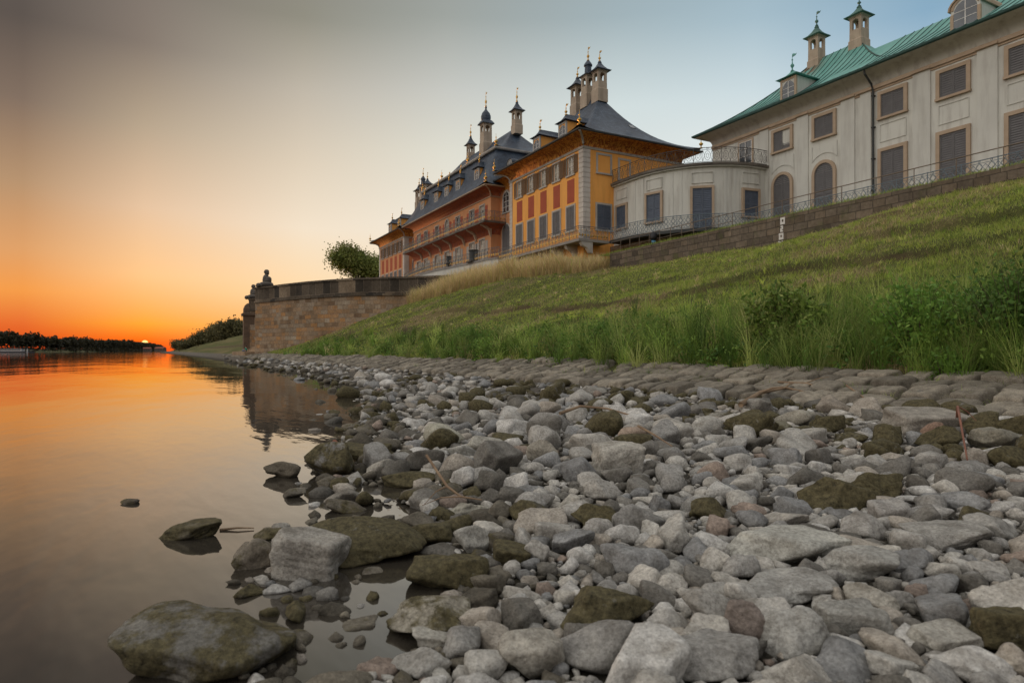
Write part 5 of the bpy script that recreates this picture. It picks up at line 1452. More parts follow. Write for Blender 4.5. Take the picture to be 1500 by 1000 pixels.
def mirror(p): return [(-103.6 - x, y + 1.2) for x, y in p][::-1]
bas2 = empty('bastion_wall', (-74, -10, 0), 'second sandstone bastion beyond the river stairs, narrow end wall with stepped pier', 'wall')
mp_ = fine(mirror(BP + arc))
wallmesh('wall_face', mp_, -0.6, 7.0, 0.9, M_['bastion'], bas2, 8, batter=0.012)
full2 = fine(mirror(BP[1:] + arc))
wallmesh('string_course', off(full2, 0.16), 6.82, 7.04, 1.1, M_['parapet'], bas2, 1); wallmesh('parapet', off(full2, 0.03), 7.04, 8.5, 0.55, M_['parapet'], bas2, 3); wallmesh('coping', off(full2, 0.15), 8.5, 8.72, 0.8, M_['parapet'], bas2, 1)
pr = MB(); pr.square([(0.75, -0.6), (0.72, 6.1), (0.95, 6.2), (0.95, 6.5), (0.7, 6.6), (0.68, 7.2), (0.5, 7.7), (0.2, 8.0)], (-61.0, -17.6, 0)); put('pier', pr, M_['bastion_pier'], bas2)

st = MB()
for k in range(20): st.box(-60.4, -43.35, -18.4 + 0.5 * k, -5.0, (0.92 if k == 0 else 0.95 + 0.34 * (k - 1)), 0.95 + 0.34 * k)
st.box(-60.2, -43.6, -19.9, -18.4, -0.6, 0.92)
o = put('river_stairs', st, M_['bastion']); tag(o, 'broad sandstone river stairs between the two bastions', 'stairs')


def lumps(name, items, m, parent, vox=0.06):
    mb = MB(); sv_, sf = SPH[3]
    for (c, r) in items: mb.add([(c[0] + v[0] * r[0], c[1] + v[1] * r[1], c[2] + v[2] * r[2]) for v in sv_], [tuple(f) for f in sf])
    o = put(name, mb, m, parent, True, False); md = o.modifiers.new('remesh', 'REMESH'); md.mode = 'VOXEL'; md.voxel_size = vox; md.use_smooth_shade = True
    return o


def sphinx(x, y, z, label, rz=0.0):
    t = empty('statue', (x, y, z), label, 'statue', 'statues on the bastion piers'); q = lambda a, b, c: (x + a, y + b, z + c)
    m = M_['dark_stone']
    lumps('plinth', [(q(0, 0, 0.15), (1.25, 0.95, 0.32)), (q(0, 0, 0.42), (0.95, 0.8, 0.28)), (q(1.0, 0, 0.25), (0.32, 0.7, 0.3)), (q(-1.0, 0, 0.25), (0.32, 0.7, 0.3)), (q(0, -0.9, 0.2), (0.8, 0.3, 0.3))], m, t)
    b = lumps('body', [(q(0.1, 0.1, 0.78), (0.62, 0.5, 0.34)), (q(0.38, 0.2, 0.95), (0.32, 0.36, 0.36)), (q(-0.08, -0.05, 1.12), (0.42, 0.36, 0.42)), (q(-0.3, -0.2, 0.9), (0.22, 0.22, 0.36)), (q(0.3, -0.2, 1.0), (0.2, 0.22, 0.36)), (q(-0.02, 0, 1.42), (0.36, 0.26, 0.2)),
                       (q(0, 0, 1.62), (0.14, 0.14, 0.2)), (q(0, -0.02, 1.86), (0.22, 0.25, 0.28)), (q(0, -0.25, 1.84), (0.05, 0.06, 0.07)), (q(0, -0.18, 1.74), (0.09, 0.09, 0.06))], m, t, 0.05)
    lumps('hair', [(q(0, 0.04, 1.96), (0.29, 0.29, 0.22)), (q(0.22, 0.06, 1.78), (0.12, 0.16, 0.2)), (q(-0.22, 0.06, 1.78), (0.12, 0.16, 0.2)), (q(0, 0.2, 1.75), (0.2, 0.14, 0.24))], m, b, 0.05)


sphinx(-42.0, -17.6, 8.72, 'dark stone sphinx on the near corner of the bastion wall')
sphinx(-61.6, -16.9, 8.72, 'dark stone sphinx farther off, behind the corner of the near bastion')

rw = wallmesh('retaining_wall', fine([(3.0, 0.9), (3.4, 0.0), (20, 0), (40, 0), (62, 0)], 6), 5.6, 8.06, 0.55, M_['retaining'], None, 6)
tag(rw, 'low brown masonry retaining wall along the top of the grassy slope', 'wall')

# water gauge painted in white blocks on the retaining wall
gg = empty('water_gauge', (18.25, -0.02, 7.2), 'white painted water level gauge on the retaining wall', 'gauge')
for k, (z0, h, dx, pat) in enumerate(((7.60, 0.36, 0.06, 0), (7.22, 0.32, 0.0, 1), (6.82, 0.34, -0.03, 0), (6.42, 0.34, -0.07, 2))):
    x = 18.25 + dx; mb = MB(); y0, y1 = -0.025, 0.02
    if pat == 0:
        mb.box(x - 0.14, x + 0.14, y0, y1, z0 + h * .72, z0 + h); mb.box(x - 0.14, x - 0.05, y0, y1, z0, z0 + h * .72); mb.box(x + 0.06, x + 0.14, y0, y1, z0, z0 + h * .72); mb.box(x - 0.05, x + 0.06, y0, y1, z0, z0 + h * .36)
    elif pat == 1:
        mb.box(x - 0.08, x + 0.08, y0, y1, z0, z0 + h * .28); mb.box(x - 0.08, x, y0, y1, z0 + h * .28, z0 + h * .42); mb.box(x - 0.08, x + 0.09, y0, y1, z0 + h * .42, z0 + h * .62); mb.box(x + 0.01, x + 0.09, y0, y1, z0 + h * .62, z0 + h * .76); mb.box(x - 0.06, x + 0.09, y0, y1, z0 + h * .76, z0 + h)
    else:
        mb.box(x - 0.14, x - 0.05, y0, y1, z0, z0 + h); mb.box(x + 0.07, x + 0.14, y0, y1, z0, z0 + h); mb.box(x - 0.05, x, y0, y1, z0 + h * .5, z0 + h * .9)
    put('gauge_block', mb, M_['white_paint'], gg)
g2 = MB()
yg = -2.06; xg = -16.6
for k in range(6): g2.box(xg - 0.07, xg + 0.09, yg - 0.1, yg - 0.05, 8.3 + 0.14 * k, 8.3 + 0.14 * k + 0.10)
g2.box(xg - 0.09, xg - 0.07, yg - 0.1, yg - 0.05, 8.3, 9.1)
gs = empty('water_gauge', (xg, yg, 8.7), 'small striped water gauge on the pale landing wall', 'gauge'); put('scale_plate', g2, M_['white_paint'], gs); put('backing_plate', MB().box(xg - 0.1, xg + 0.12, yg - 0.05, yg - 0.01, 8.25, 9.15), M_['shutter_blue'], gs)

# handrail along the path on top of the wall
hr = empty('handrail', (20, 1.0, 8.05), 'thin steel handrail with posts along the path above the retaining wall', 'handrail')
rl = MB(); rl.tube([(2.2, 1.0, 9.12), (62, 1.0, 9.12)], 0.024, 6); put('top_rail', rl, M_['rail_rust'], hr)
rl = MB(); rl.tube([(2.2, 1.0, 8.62), (14, 1.0, 8.62)], 0.018, 6); put('middle_rail', rl, M_['rail_rust'], hr)
for k in range(50): x = 2.3 + 1.06 * k if k < 12 else 2.3 + 1.06 * 11 + 1.75 * (k - 11); put('post', MB().tube([(x, 1.0, 7.9), (x, 1.0, 9.12)], 0.02, 5), M_['rail_rust'], hr) if k < 28 else None
bg_ = empty('rubbish_bag', (7.16, 0.86, 9.1), 'black plastic rubbish bag with blue bottom hanging on the handrail', 'rubbish bag')
mb = MB(); mb.lathe([(0.02, 0.02), (0.10, -0.02), (0.20, -0.12), (0.25, -0.3), (0.24, -0.48), (0.17, -0.58), (0.05, -0.6)], (7.16, 0.84, 9.1), 12); mb.v = [(x + 0.03 * math.sin(z * 23 + y * 9), y + 0.02 * math.sin(z * 31), z) for x, y, z in mb.v]; put('bag_body', mb, M_['black_cloth'], bg_, True)
mb = MB(); mb.lathe([(0.03, -0.86), (0.12, -0.80), (0.16, -0.70), (0.15, -0.6), (0.06, -0.57)], (7.18, 0.84, 9.1), 10); mb.v = [(x + 0.03 * math.sin(z * 19), y, z) for x, y, z in mb.v]; put('bag_bottom', mb, M_['blue_cloth'], bg_, True)

# tubs on the landing
for (x, y, s_, lab) in ((-16.4, -1.75, 1.0, 'large dark round tub on the corner of the pale landing'), (-21.0, -2.45, 0.62, 'small dark flower tub on the curved landing railing')):
    t = empty('planter', (x, y, 9.36), lab, 'planter')
    put('tub', MB().lathe([(0.42 * s_, 0.0), (0.46 * s_, 0.10 * s_), (0.40 * s_, 0.2 * s_), (0.44 * s_, 0.9 * s_), (0.50 * s_, 1.0 * s_), (0.50 * s_, 1.08 * s_), (0.42 * s_, 1.08 * s_), (0.40 * s_, 0.98 * s_)], (x, y, 9.8 if s_ == 1 else 10.15), 14), M_['gutter'], t)
    put('pedestal', MB().square([(0.56 * s_, 0), (0.56 * s_, 0.12), (0.5 * s_, 0.16)], (x, y, 9.68 if s_ == 1 else 10.02)) , M_['dark_stone'], t)
    if s_ < 1: put('pedestal_post', MB().square([(0.2, 0), (0.2, 0.36)], (x, y, 9.67)), M_['dark_stone'], t)

# ------------------------------------------------------------------ person sitting on the stairs
def person():
    x, y = at(360.5, 92.5); z = 0.92
    r = empty('person', (x, y, z), 'person in a teal top and pale jeans sitting on the river stairs', 'person')
    # facing the river and a little away from the camera: local f = facing, s = side
    f = Vector((-0.45, -0.89, 0)).normalized(); s = Vector((f.y, -f.x, 0)); B = Vector((0, 0, 0))
    def P(a, b, c): return f * a + s * b + Vector((0, 0, c))
    V = [P(0, 0, 0.12), P(-0.02, 0, 0.32), P(-0.01, 0, 0.50), P(0.01, 0, 0.60), P(0.03, 0, 0.72),
         P(0.10, 0.10, 0.10), P(0.46, 0.13, 0.24), P(0.52, 0.14, -0.16), P(0.64, 0.15, -0.2),
         P(0.10, -0.10, 0.10), P(0.44, -0.14, 0.26), P(0.50, -0.15, -0.16), P(0.62, -0.16, -0.2),
         P(0.0, 0.19, 0.53), P(0.08, 0.25, 0.30), P(0.32, 0.16, 0.30), P(0.40, 0.12, 0.31),
         P(0.0, -0.19, 0.53), P(0.08, -0.25, 0.30), P(0.32, -0.16, 0.32), P(0.40, -0.12, 0.33)]
    E_ = [(0, 1), (1, 2), (2, 3), (3, 4), (0, 5), (5, 6), (6, 7), (7, 8), (0, 9), (9, 10), (10, 11), (11, 12), (2, 13), (13, 14), (14, 15), (15, 16), (2, 17), (17, 18), (18, 19), (19, 20)]
    RD = [0.14, 0.13, 0.12, 0.055, 0.10, 0.09, 0.065, 0.045, 0.04, 0.09, 0.065, 0.045, 0.04, 0.055, 0.042, 0.034, 0.03, 0.055, 0.042, 0.034, 0.03]
    def skin(name, idx, sc, m, parent):
        mp = {i: k for k, i in enumerate(idx)}; me = bpy.data.meshes.new(name); me.from_pydata([V[i] for i in idx], [(mp[a], mp[b]) for a, b in E_ if a in mp and b in mp], []); me.materials.append(m)
        o = bpy.data.objects.new(name, me); COL.objects.link(o); o.parent = parent
        md = o.modifiers.new('skin', 'SKIN'); o.modifiers.new('sub', 'SUBSURF').render_levels = 2; o.modifiers['sub'].levels = 2
        if not me.skin_vertices: me.attributes
        for k, i in enumerate(idx): me.skin_vertices[0].data[k].radius = (RD[i] * sc, RD[i] * sc)
        me.skin_vertices[0].data[0].use_root = True; md.use_smooth_shade = True
        return o
    try:
        bm = bmesh.new(); bm.free()
        body = skin('body', list(range(21)), 1.0, M_['skin'], r)
        skin('shirt', [0, 1, 2, 13, 14, 17, 18], 1.16, M_['teal'], r); skin('trousers', [0, 5, 6, 7, 9, 10, 11], 1.14, M_['jeans'], r)
    except Exception as e:
        print('skin failed', e)
    h = P(0.02, 0, 0.76); hm = MB(); sv_, sf = SPH[3]
    hm.add([(h[0] - f.x * 0.03 + v[0] * 0.112, h[1] - f.y * 0.03 + v[1] * 0.112, h[2] + v[2] * 0.12) for v in sv_], [tuple(q) for q in sf])
    o = bpy.data.objects.new('hair', hm.mesh('hair', M_['hair'], smooth=True)); COL.objects.link(o); o.parent = r


person()

# ------------------------------------------------------------------ plants
def mixcol(n, pal, jit=0.15):
    p = np.array(pal); a = p[rng.integers(0, len(p), n)]; b = p[rng.integers(0, len(p), n)]; t = rng.random((n, 1))
    return np.clip((a * (1 - t) + b * t) * rng.uniform(1 - jit, 1 + jit, (n, 1)), 0, 1)


def blade_mesh(name, x, y, z, h, wd, az, lean, col, seg, m, tipcol=None):
    n = len(x); S = seg + 1
    t = np.linspace(0, 1, S)[None, :]
    fx, fy = np.cos(az)[:, None], np.sin(az)[:, None]
    hor = (lean * h)[:, None] * t ** 1.9; ver = h[:, None] * (t - 0.42 * np.minimum(lean, 1.3)[:, None] * t ** 2.6)
    cx = x[:, None] + fx * hor; cy = y[:, None] + fy * hor; cz = z[:, None] + ver
    tw = az + rng.uniform(0.6, 2.5, n); wx, wy = np.cos(tw)[:, None], np.sin(tw)[:, None]
    w_ = wd[:, None] * np.maximum(1 - t, 0.04) ** 0.6 * 0.5
    A = np.stack([cx - wx * w_, cy - wy * w_, cz], -1); B = np.stack([cx + wx * w_, cy + wy * w_, cz], -1)
    v = np.stack([A, B], 2).reshape(-1, 3)
    base = (np.arange(n) * 2 * S)[:, None] + (np.arange(seg) * 2)[None, :]
    f = np.stack([base, base + 1, base + 3, base + 2], -1).reshape(-1, 4)
    c = np.repeat(col[:, None, :], S, 1)
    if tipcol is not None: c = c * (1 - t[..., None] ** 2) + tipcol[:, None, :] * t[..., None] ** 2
    c = np.repeat(c[:, :, None, :], 2, 2).reshape(-1, 3)
    return npmesh(name, v, f, m, False, {'col': ('FLOAT_COLOR', np.concatenate([c, np.ones((len(c), 1))], 1))})


def sample_view(n, d0, d1, p0=-120, p1=1620):
    L = np.exp(rng.uniform(math.log(d0), math.log(d1), n)); k = (rng.uniform(p0, p1, n) - 750) / 950 * L
    return CAMP[0] + CC * k - CS * L, CAMP[1] + CS * k + CC * L, L


GREEN = [(0.36, 0.45, 0.075), (0.47, 0.52, 0.11), (0.24, 0.35, 0.06), (0.54, 0.53, 0.17)]
LUSH = [(0.16, 0.26, 0.045), (0.26, 0.35, 0.07), (0.09, 0.16, 0.03), (0.34, 0.37, 0.12)]
DRY = [(0.52, 0.41, 0.22), (0.62, 0.50, 0.29), (0.42, 0.32, 0.16)]

def tufts(nc, d0, d1, ylo, yhi, hlo, hhi, per, pal, spread, leanr, seed, cond=None):
    X, Y, D = sample_view(nc, d0, d1); k = (Y > ylo) & (Y < yhi) & (X > -41) & (X < 55)
    if cond is not None: k &= cond(X, Y)
    X, Y, D = X[k], Y[k], D[k]; n = len(X)
    H = hlo + (hhi - hlo) * (0.35 * rng.random(n) + 0.65 * fnoise(X, Y, 1.7, seed)); C = mixcol(n, pal, 0.3)
    i = np.repeat(np.arange(n), per); m = len(i); a = rng.uniform(0, 6.28, m); r = rng.random(m) * spread * (0.6 + 0.02 * D[i])
    return X[i] + r * np.cos(a), Y[i] + r * np.sin(a), H[i] * rng.uniform(0.55, 1.1, m), a + rng.normal(0, 0.5, m), rng.uniform(*leanr, m), np.clip(C[i] * np.repeat(rng.uniform(0.5, 1.35, n), per)[:, None] * rng.uniform(0.75, 1.25, (m, 1)), 0, 1), D[i]


def merge(*a): return [np.concatenate(q) for q in zip(*a)]


inwall = lambda X, Y: Y < np.interp(X, [p[0] for p in arc], [p[1] for p in arc], left=-18.4, right=9) - 0.1

# short meadow turf with dry patches
x, y, D = sample_view(560000, 9, 110)
k = (y > -18.2) & (y < 0.0) & (x > -64) & (x < 60) & ~((x < -19) & (y > -0.62 * (x + 18.6) * -1))
x, y, D = x[k], y[k], D[k]
inb = np.interp(x, [p[0] for p in arc], [p[1] for p in arc], left=-18.4, right=5)
k = y < inb; x, y, D = x[k], y[k], D[k]
z = ground(x, y); n = len(x)
dryf = np.clip((fnoise(x, y, 3.0, 77) - 0.46) * 3.2 + (fnoise(x, y, 0.9, 78) - 0.5) * 0.9 - 0.16, 0, 0.75)
ysc = -11.0 + 0.7 * np.sin(x * 0.23) + 0.35 * np.sin(x * 0.71 + 1)
bare = np.exp(-((y - ysc + 0.03) / 0.07) ** 2) * np.clip(fnoise(x, y * 0, 2.2, 52) * 3 - 0.9, 0, 1) * np.clip((x + 8) / 8, 0, 1) * np.clip((36 - x) / 4, 0, 1)
col = mixcol(n, GREEN); dr = mixcol(n, DRY); col = np.where((rng.random(n) < dryf)[:, None], dr * 0.95, col)
bare = np.maximum(bare, 0.75 * np.exp(-((y + 14.2 + 0.5 * np.sin(x * 0.4)) / 0.7) ** 2) * np.clip((fnoise(x, y, 2.4, 41) - 0.42) * 6, 0, 1))
k = rng.random(n) > 0.9 * bare
h = rng.uniform(0.06, 0.15, n) * (0.7 + 0.9 * fnoise(x, y, 1.3, 60)) * (1 + 0.6 * (y > -1.2))
me = blade_mesh('meadow_grass', x[k], y[k], z[k] - 0.01, h[k], np.maximum(0.006, 0.0007 * D[k]), rng.uniform(0, 6.28, k.sum()), rng.uniform(0.2, 0.9, k.sum()), col[k], 2, M_['grass'])
tag(link('meadow_grass', me), 'short green and dry grass covering the slope', 'grass', None, 'stuff')
print('turf', k.sum())
# rough tufts over the slope, and a fringe hanging on the upper edge of the scarps
S1 = tufts(5200, 10, 70, -14.8, -0.3, 0.12, 0.36, 14, GREEN + [(0.17, 0.25, 0.05)], 0.09, (0.3, 1.1), 26, lambda X, Y: inwall(X, Y)); S2 = tufts(1500, 10, 70, -14.8, -0.3, 0.12, 0.42, 10, DRY, 0.09, (0.3, 1.1), 27, lambda X, Y: inwall(X, Y))
S3 = tufts(9000, 10, 60, -13, -9, 0.10, 0.26, 12, GREEN + DRY, 0.08, (0.6, 1.3), 28, lambda X, Y: np.abs(Y - (-11.0 + 0.7 * np.sin(X * 0.23) + 0.35 * np.sin(X * 0.71 + 1)) - 0.22) < 0.14)
X, Y, H, A, LN, C, D = merge(S1, S2, S3)
tag(link('slope_tufts', blade_mesh('slope_tufts', X, Y, ground(X, Y) - 0.02, H, np.maximum(0.008, 0.0008 * D), A, LN, C, 3, M_['grass'])), 'rough grass tufts scattered over the slope', 'grass', None, 'stuff')
# strip of grass on the wall top
x = rng.uniform(2, 58, 24000); y = rng.uniform(0.02, 1.0, 24000); n = len(x)
me = blade_mesh('wall_top_grass', x, y, np.full(n, 8.05), rng.uniform(0.05, 0.26, n) * (0.5 + fnoise(x, y, 1.2, 8)), np.full(n, 0.022), rng.uniform(0, 6.28, n), rng.uniform(0.1, 0.8, n), mixcol(n, GREEN + LUSH), 2, M_['grass'])
tag(link('wall_top_grass', me), 'strip of grass along the top of the retaining wall', 'grass', None, 'stuff')


T = merge(tufts(4200, 7, 60, -18.75, -14.9, 0.55, 1.2, 34, LUSH, 0.16, (0.15, 0.95), 21, inwall), tufts(1100, 7, 60, -18.4, -14.4, 0.7, 1.35, 26, LUSH, 0.10, (0.05, 0.45), 22, inwall), tufts(2600, 6, 45, -19.9, -18.3, 0.10, 0.42, 16, LUSH, 0.09, (0.2, 1.0), 23), tufts(500, 9, 60, -15, -12.6, 0.2, 0.5, 20, GREEN, 0.12, (0.3, 1.0), 24, inwall), tufts(110, 7, 60, -18.6, -14.9, 0.5, 1.2, 22, DRY, 0.12, (0.1, 0.6), 25, inwall))
X, Y, H, A, LN, C, D = T
H = H * np.where(Y > -18.35, np.interp(X, [20, 28, 34], [1.0, 1.18, 1.32]), 1.0)
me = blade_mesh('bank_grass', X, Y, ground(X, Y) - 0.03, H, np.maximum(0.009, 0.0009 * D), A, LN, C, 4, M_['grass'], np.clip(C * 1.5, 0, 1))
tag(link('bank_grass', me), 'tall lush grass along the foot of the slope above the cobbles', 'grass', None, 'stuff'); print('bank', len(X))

# tall dry grass under the palace balcony
ndry = 52000
x = rng.uniform(-23, 3.2, ndry * 2); y = rng.uniform(-7.5, 0.6, ndry * 2); e = np.interp(x, [-23, -12, 0, 3.2], [-7.4, -6.6, -4.4, -1.8]) + 1.6 * (fnoise(x, y, 2.5, 88) - 0.5)
k = (y > e) & (y < np.interp(x, [p[0] for p in arc[4:]], [p[1] for p in arc[4:]], right=9) - 0.1) & (rng.random(len(x)) < 0.75); x, y = x[k], y[k]; n = len(x)
C = mixcol(n, DRY, 0.25); G_ = mixcol(n, GREEN, 0.2); fr = rng.random(n) < 0.08; C = np.where(fr[:, None], G_, C)
H = (0.45 + 1.35 * rng.random(n) ** 1.3) * (0.6 + 0.75 * fnoise(x, y, 2.2, 12)) * np.where(y > -2.6, np.interp(x, [-10, -7, 1], [0.45, 0.55, 0.8]), 1.22)
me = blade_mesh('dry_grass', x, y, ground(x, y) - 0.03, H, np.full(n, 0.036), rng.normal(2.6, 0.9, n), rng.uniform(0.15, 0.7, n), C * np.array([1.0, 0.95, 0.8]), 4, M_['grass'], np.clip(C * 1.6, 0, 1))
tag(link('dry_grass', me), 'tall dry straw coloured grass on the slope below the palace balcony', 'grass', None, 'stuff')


def leaf_mesh(name, c, size, col, m, long=1.0, up=0.3, nrm=None):
    """One diamond leaf per centre."""
    n = len(c); a = rng.normal(0, 1, (n, 3)); a[:, 2] += up; a /= np.linalg.norm(a, axis=1)[:, None]; b = rng.normal(0, 1, (n, 3)); b -= (b * a).sum(1)[:, None] * a; b /= np.linalg.norm(b, axis=1)[:, None]
    s = (size * rng.uniform(0.6, 1.2, n))[:, None]
    v = np.stack([c - a * s * 0.5 * long, c + b * s * 0.33, c + a * s * 0.5 * long, c - b * s * 0.33], 1).reshape(-1, 3)
    f = np.arange(4 * n).reshape(-1, 4); cc = np.repeat(col, 4, 0)
    return npmesh(name, v, f, m, False, {'col': ('FLOAT_COLOR', np.concatenate([cc, np.ones((len(cc), 1))], 1))})


# leafy weeds tangled into the grass band
wx, wy, wd_ = sample_view(5200, 7, 60); k = (wy > -18.6) & (wy < -15.1) & (wx > -40) & inwall(wx, wy); wx, wy, wd_ = wx[k], wy[k], wd_[k]
hh = 0.25 + 0.85 * fnoise(wx, wy, 1.5, 71); i = np.repeat(np.arange(len(wx)), 34); m_ = len(i); u = rng.random(m_)
sp = (0.07 + 0.10 * u) * (0.8 + 0.015 * wd_[i])
pts = np.stack([wx[i] + rng.normal(0, 1, m_) * sp, wy[i] + rng.normal(0, 1, m_) * sp, ground(wx, wy)[i] + hh[i] * (0.05 + 0.95 * u)], -1)
cw = mixcol(len(wx), [(0.10, 0.20, 0.035), (0.17, 0.29, 0.05), (0.26, 0.38, 0.08), (0.07, 0.14, 0.03)], 0.3)[i] * rng.uniform(0.75, 1.25, (m_, 1))
tag(link('bank_weeds', leaf_mesh('bank_weeds', pts, (0.045 + 0.03 * rng.random(len(wx)))[i] * (0.75 + 0.02 * wd_[i]), np.clip(cw, 0, 1), M_['leaf'], 1.5, 0.5)), 'leafy green weeds tangled in the grass at the foot of the slope', 'weeds', None, 'stuff')


def crown_pts(c, r, nclump, per, spread, g=None):
    d_ = rng.normal(0, 1, (nclump, 3)); d_ /= np.linalg.norm(d_, axis=1)[:, None]; rad = rng.uniform(0.35, 1.0, nclump) ** 0.6
    d_[:, 2] = np.where(d_[:, 2] < -0.4, -d_[:, 2] * 0.5, d_[:, 2])
    cc = np.array(c) + d_ * rad[:, None] * np.array(r) * rng.uniform(0.85, 1.12, (nclump, 1)); i = np.repeat(np.arange(nclump), per)
    return cc, cc[i] + rng.normal(0, 1, (nclump * per, 3)) * np.array(spread), i


def tree(x, y, h, r, label, nclump=90, per=60, leafs=0.4, pal=LUSH, spread=0.75, base=None, group='trees on the river bank', tr=0.3):
    z = gz(x, y) if base is None else base
    t = empty('broadleaf_tree', (x, y, z), label, 'tree', group)
    tk = MB(); top = h * 0.45; tk.tube([(x, y, z - 0.3), (x + 0.1, y, z + top * 0.5), (x, y + 0.15, z + top), (x + 0.1, y, z + h * 0.8)], [tr, tr * 0.8, tr * 0.55, tr * 0.15], 8)
    parts_ = []; nl = 6; base_i = 0
    for q in range(nl):
        a_ = 2 * PI * q / nl + rng.uniform(-0.4, 0.4); k_ = rng.uniform(0.35, 0.62) if q else 0.0; f_ = rng.uniform(0.42, 0.62) if q else 0.7
        c_ = (x + math.cos(a_) * r[0] * k_, y + math.sin(a_) * r[1] * k_, z + h - r[2] * (2 - 1.0 * f_ - rng.uniform(0.0, 0.75) if q else 1.0 + 0.3))
        a1, b1, i1 = crown_pts(c_, (r[0] * f_, r[1] * f_, r[2] * f_), nclump // nl, per, (spread, spread, spread * 0.7)); parts_.append((a1, b1, i1 + base_i)); base_i += len(a1)
    cc, pts, i = [np.concatenate(q) for q in zip(*parts_)]; nclump = len(cc)
    for q in cc[::6]:
        b = Vector((x, y, z + top * rng.uniform(0.6, 1.1))); e = Vector(q); tk.tube([b, b.lerp(e, 0.5) + Vector((0, 0, 0.1 * r[2])), e], [tr * 0.4, tr * 0.22, tr * 0.08], 5)
    put('trunk', tk, M_['bark'], t, True, False)
    cl_ = mixcol(nclump, pal, 0.3)[i] * rng.uniform(0.7, 1.3, (len(i), 1))
    link('crown', leaf_mesh('crown', pts - np.array([x, y, z]), np.full(len(pts), leafs), np.clip(cl_, 0, 1), M_['leaf']), t)
    return t


TREEG = [(0.22, 0.26, 0.06), (0.25, 0.28, 0.07), (0.11, 0.15, 0.035), (0.22, 0.22, 0.06)]
x, y = at(532, 128); tree(x, y, 18.8, (6.2, 6.2, 5.4), 'green broadleaf tree behind the bastion beside the far palace end', 240, 100, 0.44, TREEG, 0.95, 4.8)
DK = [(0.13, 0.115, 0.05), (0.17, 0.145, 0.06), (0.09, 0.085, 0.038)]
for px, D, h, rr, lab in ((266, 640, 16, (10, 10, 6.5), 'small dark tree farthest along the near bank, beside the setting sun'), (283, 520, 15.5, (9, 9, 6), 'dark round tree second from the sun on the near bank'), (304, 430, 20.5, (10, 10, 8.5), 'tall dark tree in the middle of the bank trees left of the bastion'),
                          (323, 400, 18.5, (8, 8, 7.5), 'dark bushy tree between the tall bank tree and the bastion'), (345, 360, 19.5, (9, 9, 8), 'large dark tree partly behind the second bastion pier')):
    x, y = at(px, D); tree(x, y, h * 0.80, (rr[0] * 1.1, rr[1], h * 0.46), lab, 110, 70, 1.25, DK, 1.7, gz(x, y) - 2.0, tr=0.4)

# far wood along the other bank
cs, ss, cl2 = [], [], []
for j in range(len(FAR) - 1):
    a, b = FAR[j], FAR[j + 1]; n = int(np.linalg.norm(b - a) / 7) + 2
    for q in range(n):
        t = (q + rng.random()) / n; p = a + (b - a) * t; D = depth(*p); px = side(*p) / D * 950 + 750
        H = np.interp(px, [-1500, -150, 0, 60, 110, 150, 180, 215, 236], [16, 15, 14.0, 12.5, 12, 12.5, 13.5, 15.0, 15]) * rng.uniform(0.75, 1.12)
        dv = (p - np.array(CAMP[:2])); dv /= np.linalg.norm(dv); o = p + dv * rng.uniform(14, 46); m = 34
        cc, pts, i = crown_pts((o[0], o[1], 1 + H * 0.55), (H * 0.42, H * 0.42, H * 0.46), m, 16, (1.1, 1.1, 0.9))
        low = np.array([o[0], o[1], 2.0]) + rng.normal(0, 1, (60, 3)) * np.array([H * 0.4, H * 0.4, 1.4]); pts = np.concatenate([pts, low])
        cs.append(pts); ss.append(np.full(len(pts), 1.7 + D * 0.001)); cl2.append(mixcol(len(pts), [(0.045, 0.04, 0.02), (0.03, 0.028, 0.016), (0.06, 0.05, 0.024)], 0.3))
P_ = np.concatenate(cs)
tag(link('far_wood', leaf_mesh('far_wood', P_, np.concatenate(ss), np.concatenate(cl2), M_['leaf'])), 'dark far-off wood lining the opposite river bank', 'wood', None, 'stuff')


def shrub(name, x, y, h, w_, label, cat, nst, per, size, pal, long, leafspread):
    z = gz(x, y); t = empty(name, (x, y, z), label, cat); sm = MB(); pts = []
    for s in range(nst):
        a = rng.uniform(0, 6.28); l = rng.uniform(0.1, 1.0); hh = h * rng.uniform(0.55, 1.05) * (1 - 0.25 * l); ex, ey = x + math.cos(a) * w_ * l, y + math.sin(a) * w_ * 0.8 * l
        bx, by = x + math.cos(a) * w_ * 0.25 * l, y + math.sin(a) * w_ * 0.25 * l; P = [Vector((bx, by, z - 0.03)), Vector(((bx + ex) / 2, (by + ey) / 2, z + hh * 0.6)), Vector((ex, ey, z + hh))]
        sm.tube(P, [0.008, 0.006, 0.002], 3)
        u = rng.uniform(0.12, 1.0, per)[:, None]; q = np.array(P[0]) * (1 - u) ** 2 + 2 * np.array(P[1]) * u * (1 - u) + np.array(P[2]) * u ** 2
        pts.append(q + rng.normal(0, leafspread, (per, 3)))
    put('stems', sm, M_['bark'], t, False, False); pts = np.concatenate(pts)
    hgt = np.clip((pts[:, 2:3] - z) / h, 0, 1); c = mixcol(len(pts), pal, 0.25)
    link('leaves', leaf_mesh('leaves', pts - np.array([x, y, z]), np.full(len(pts), size), c, M_['leaf'], long, 0.5), t)


def on_y(px, py, yy):
    rx, ry, rz = ray(px, py); t = (yy - CAMP[1]) / ry; return CAMP[0] + t * rx


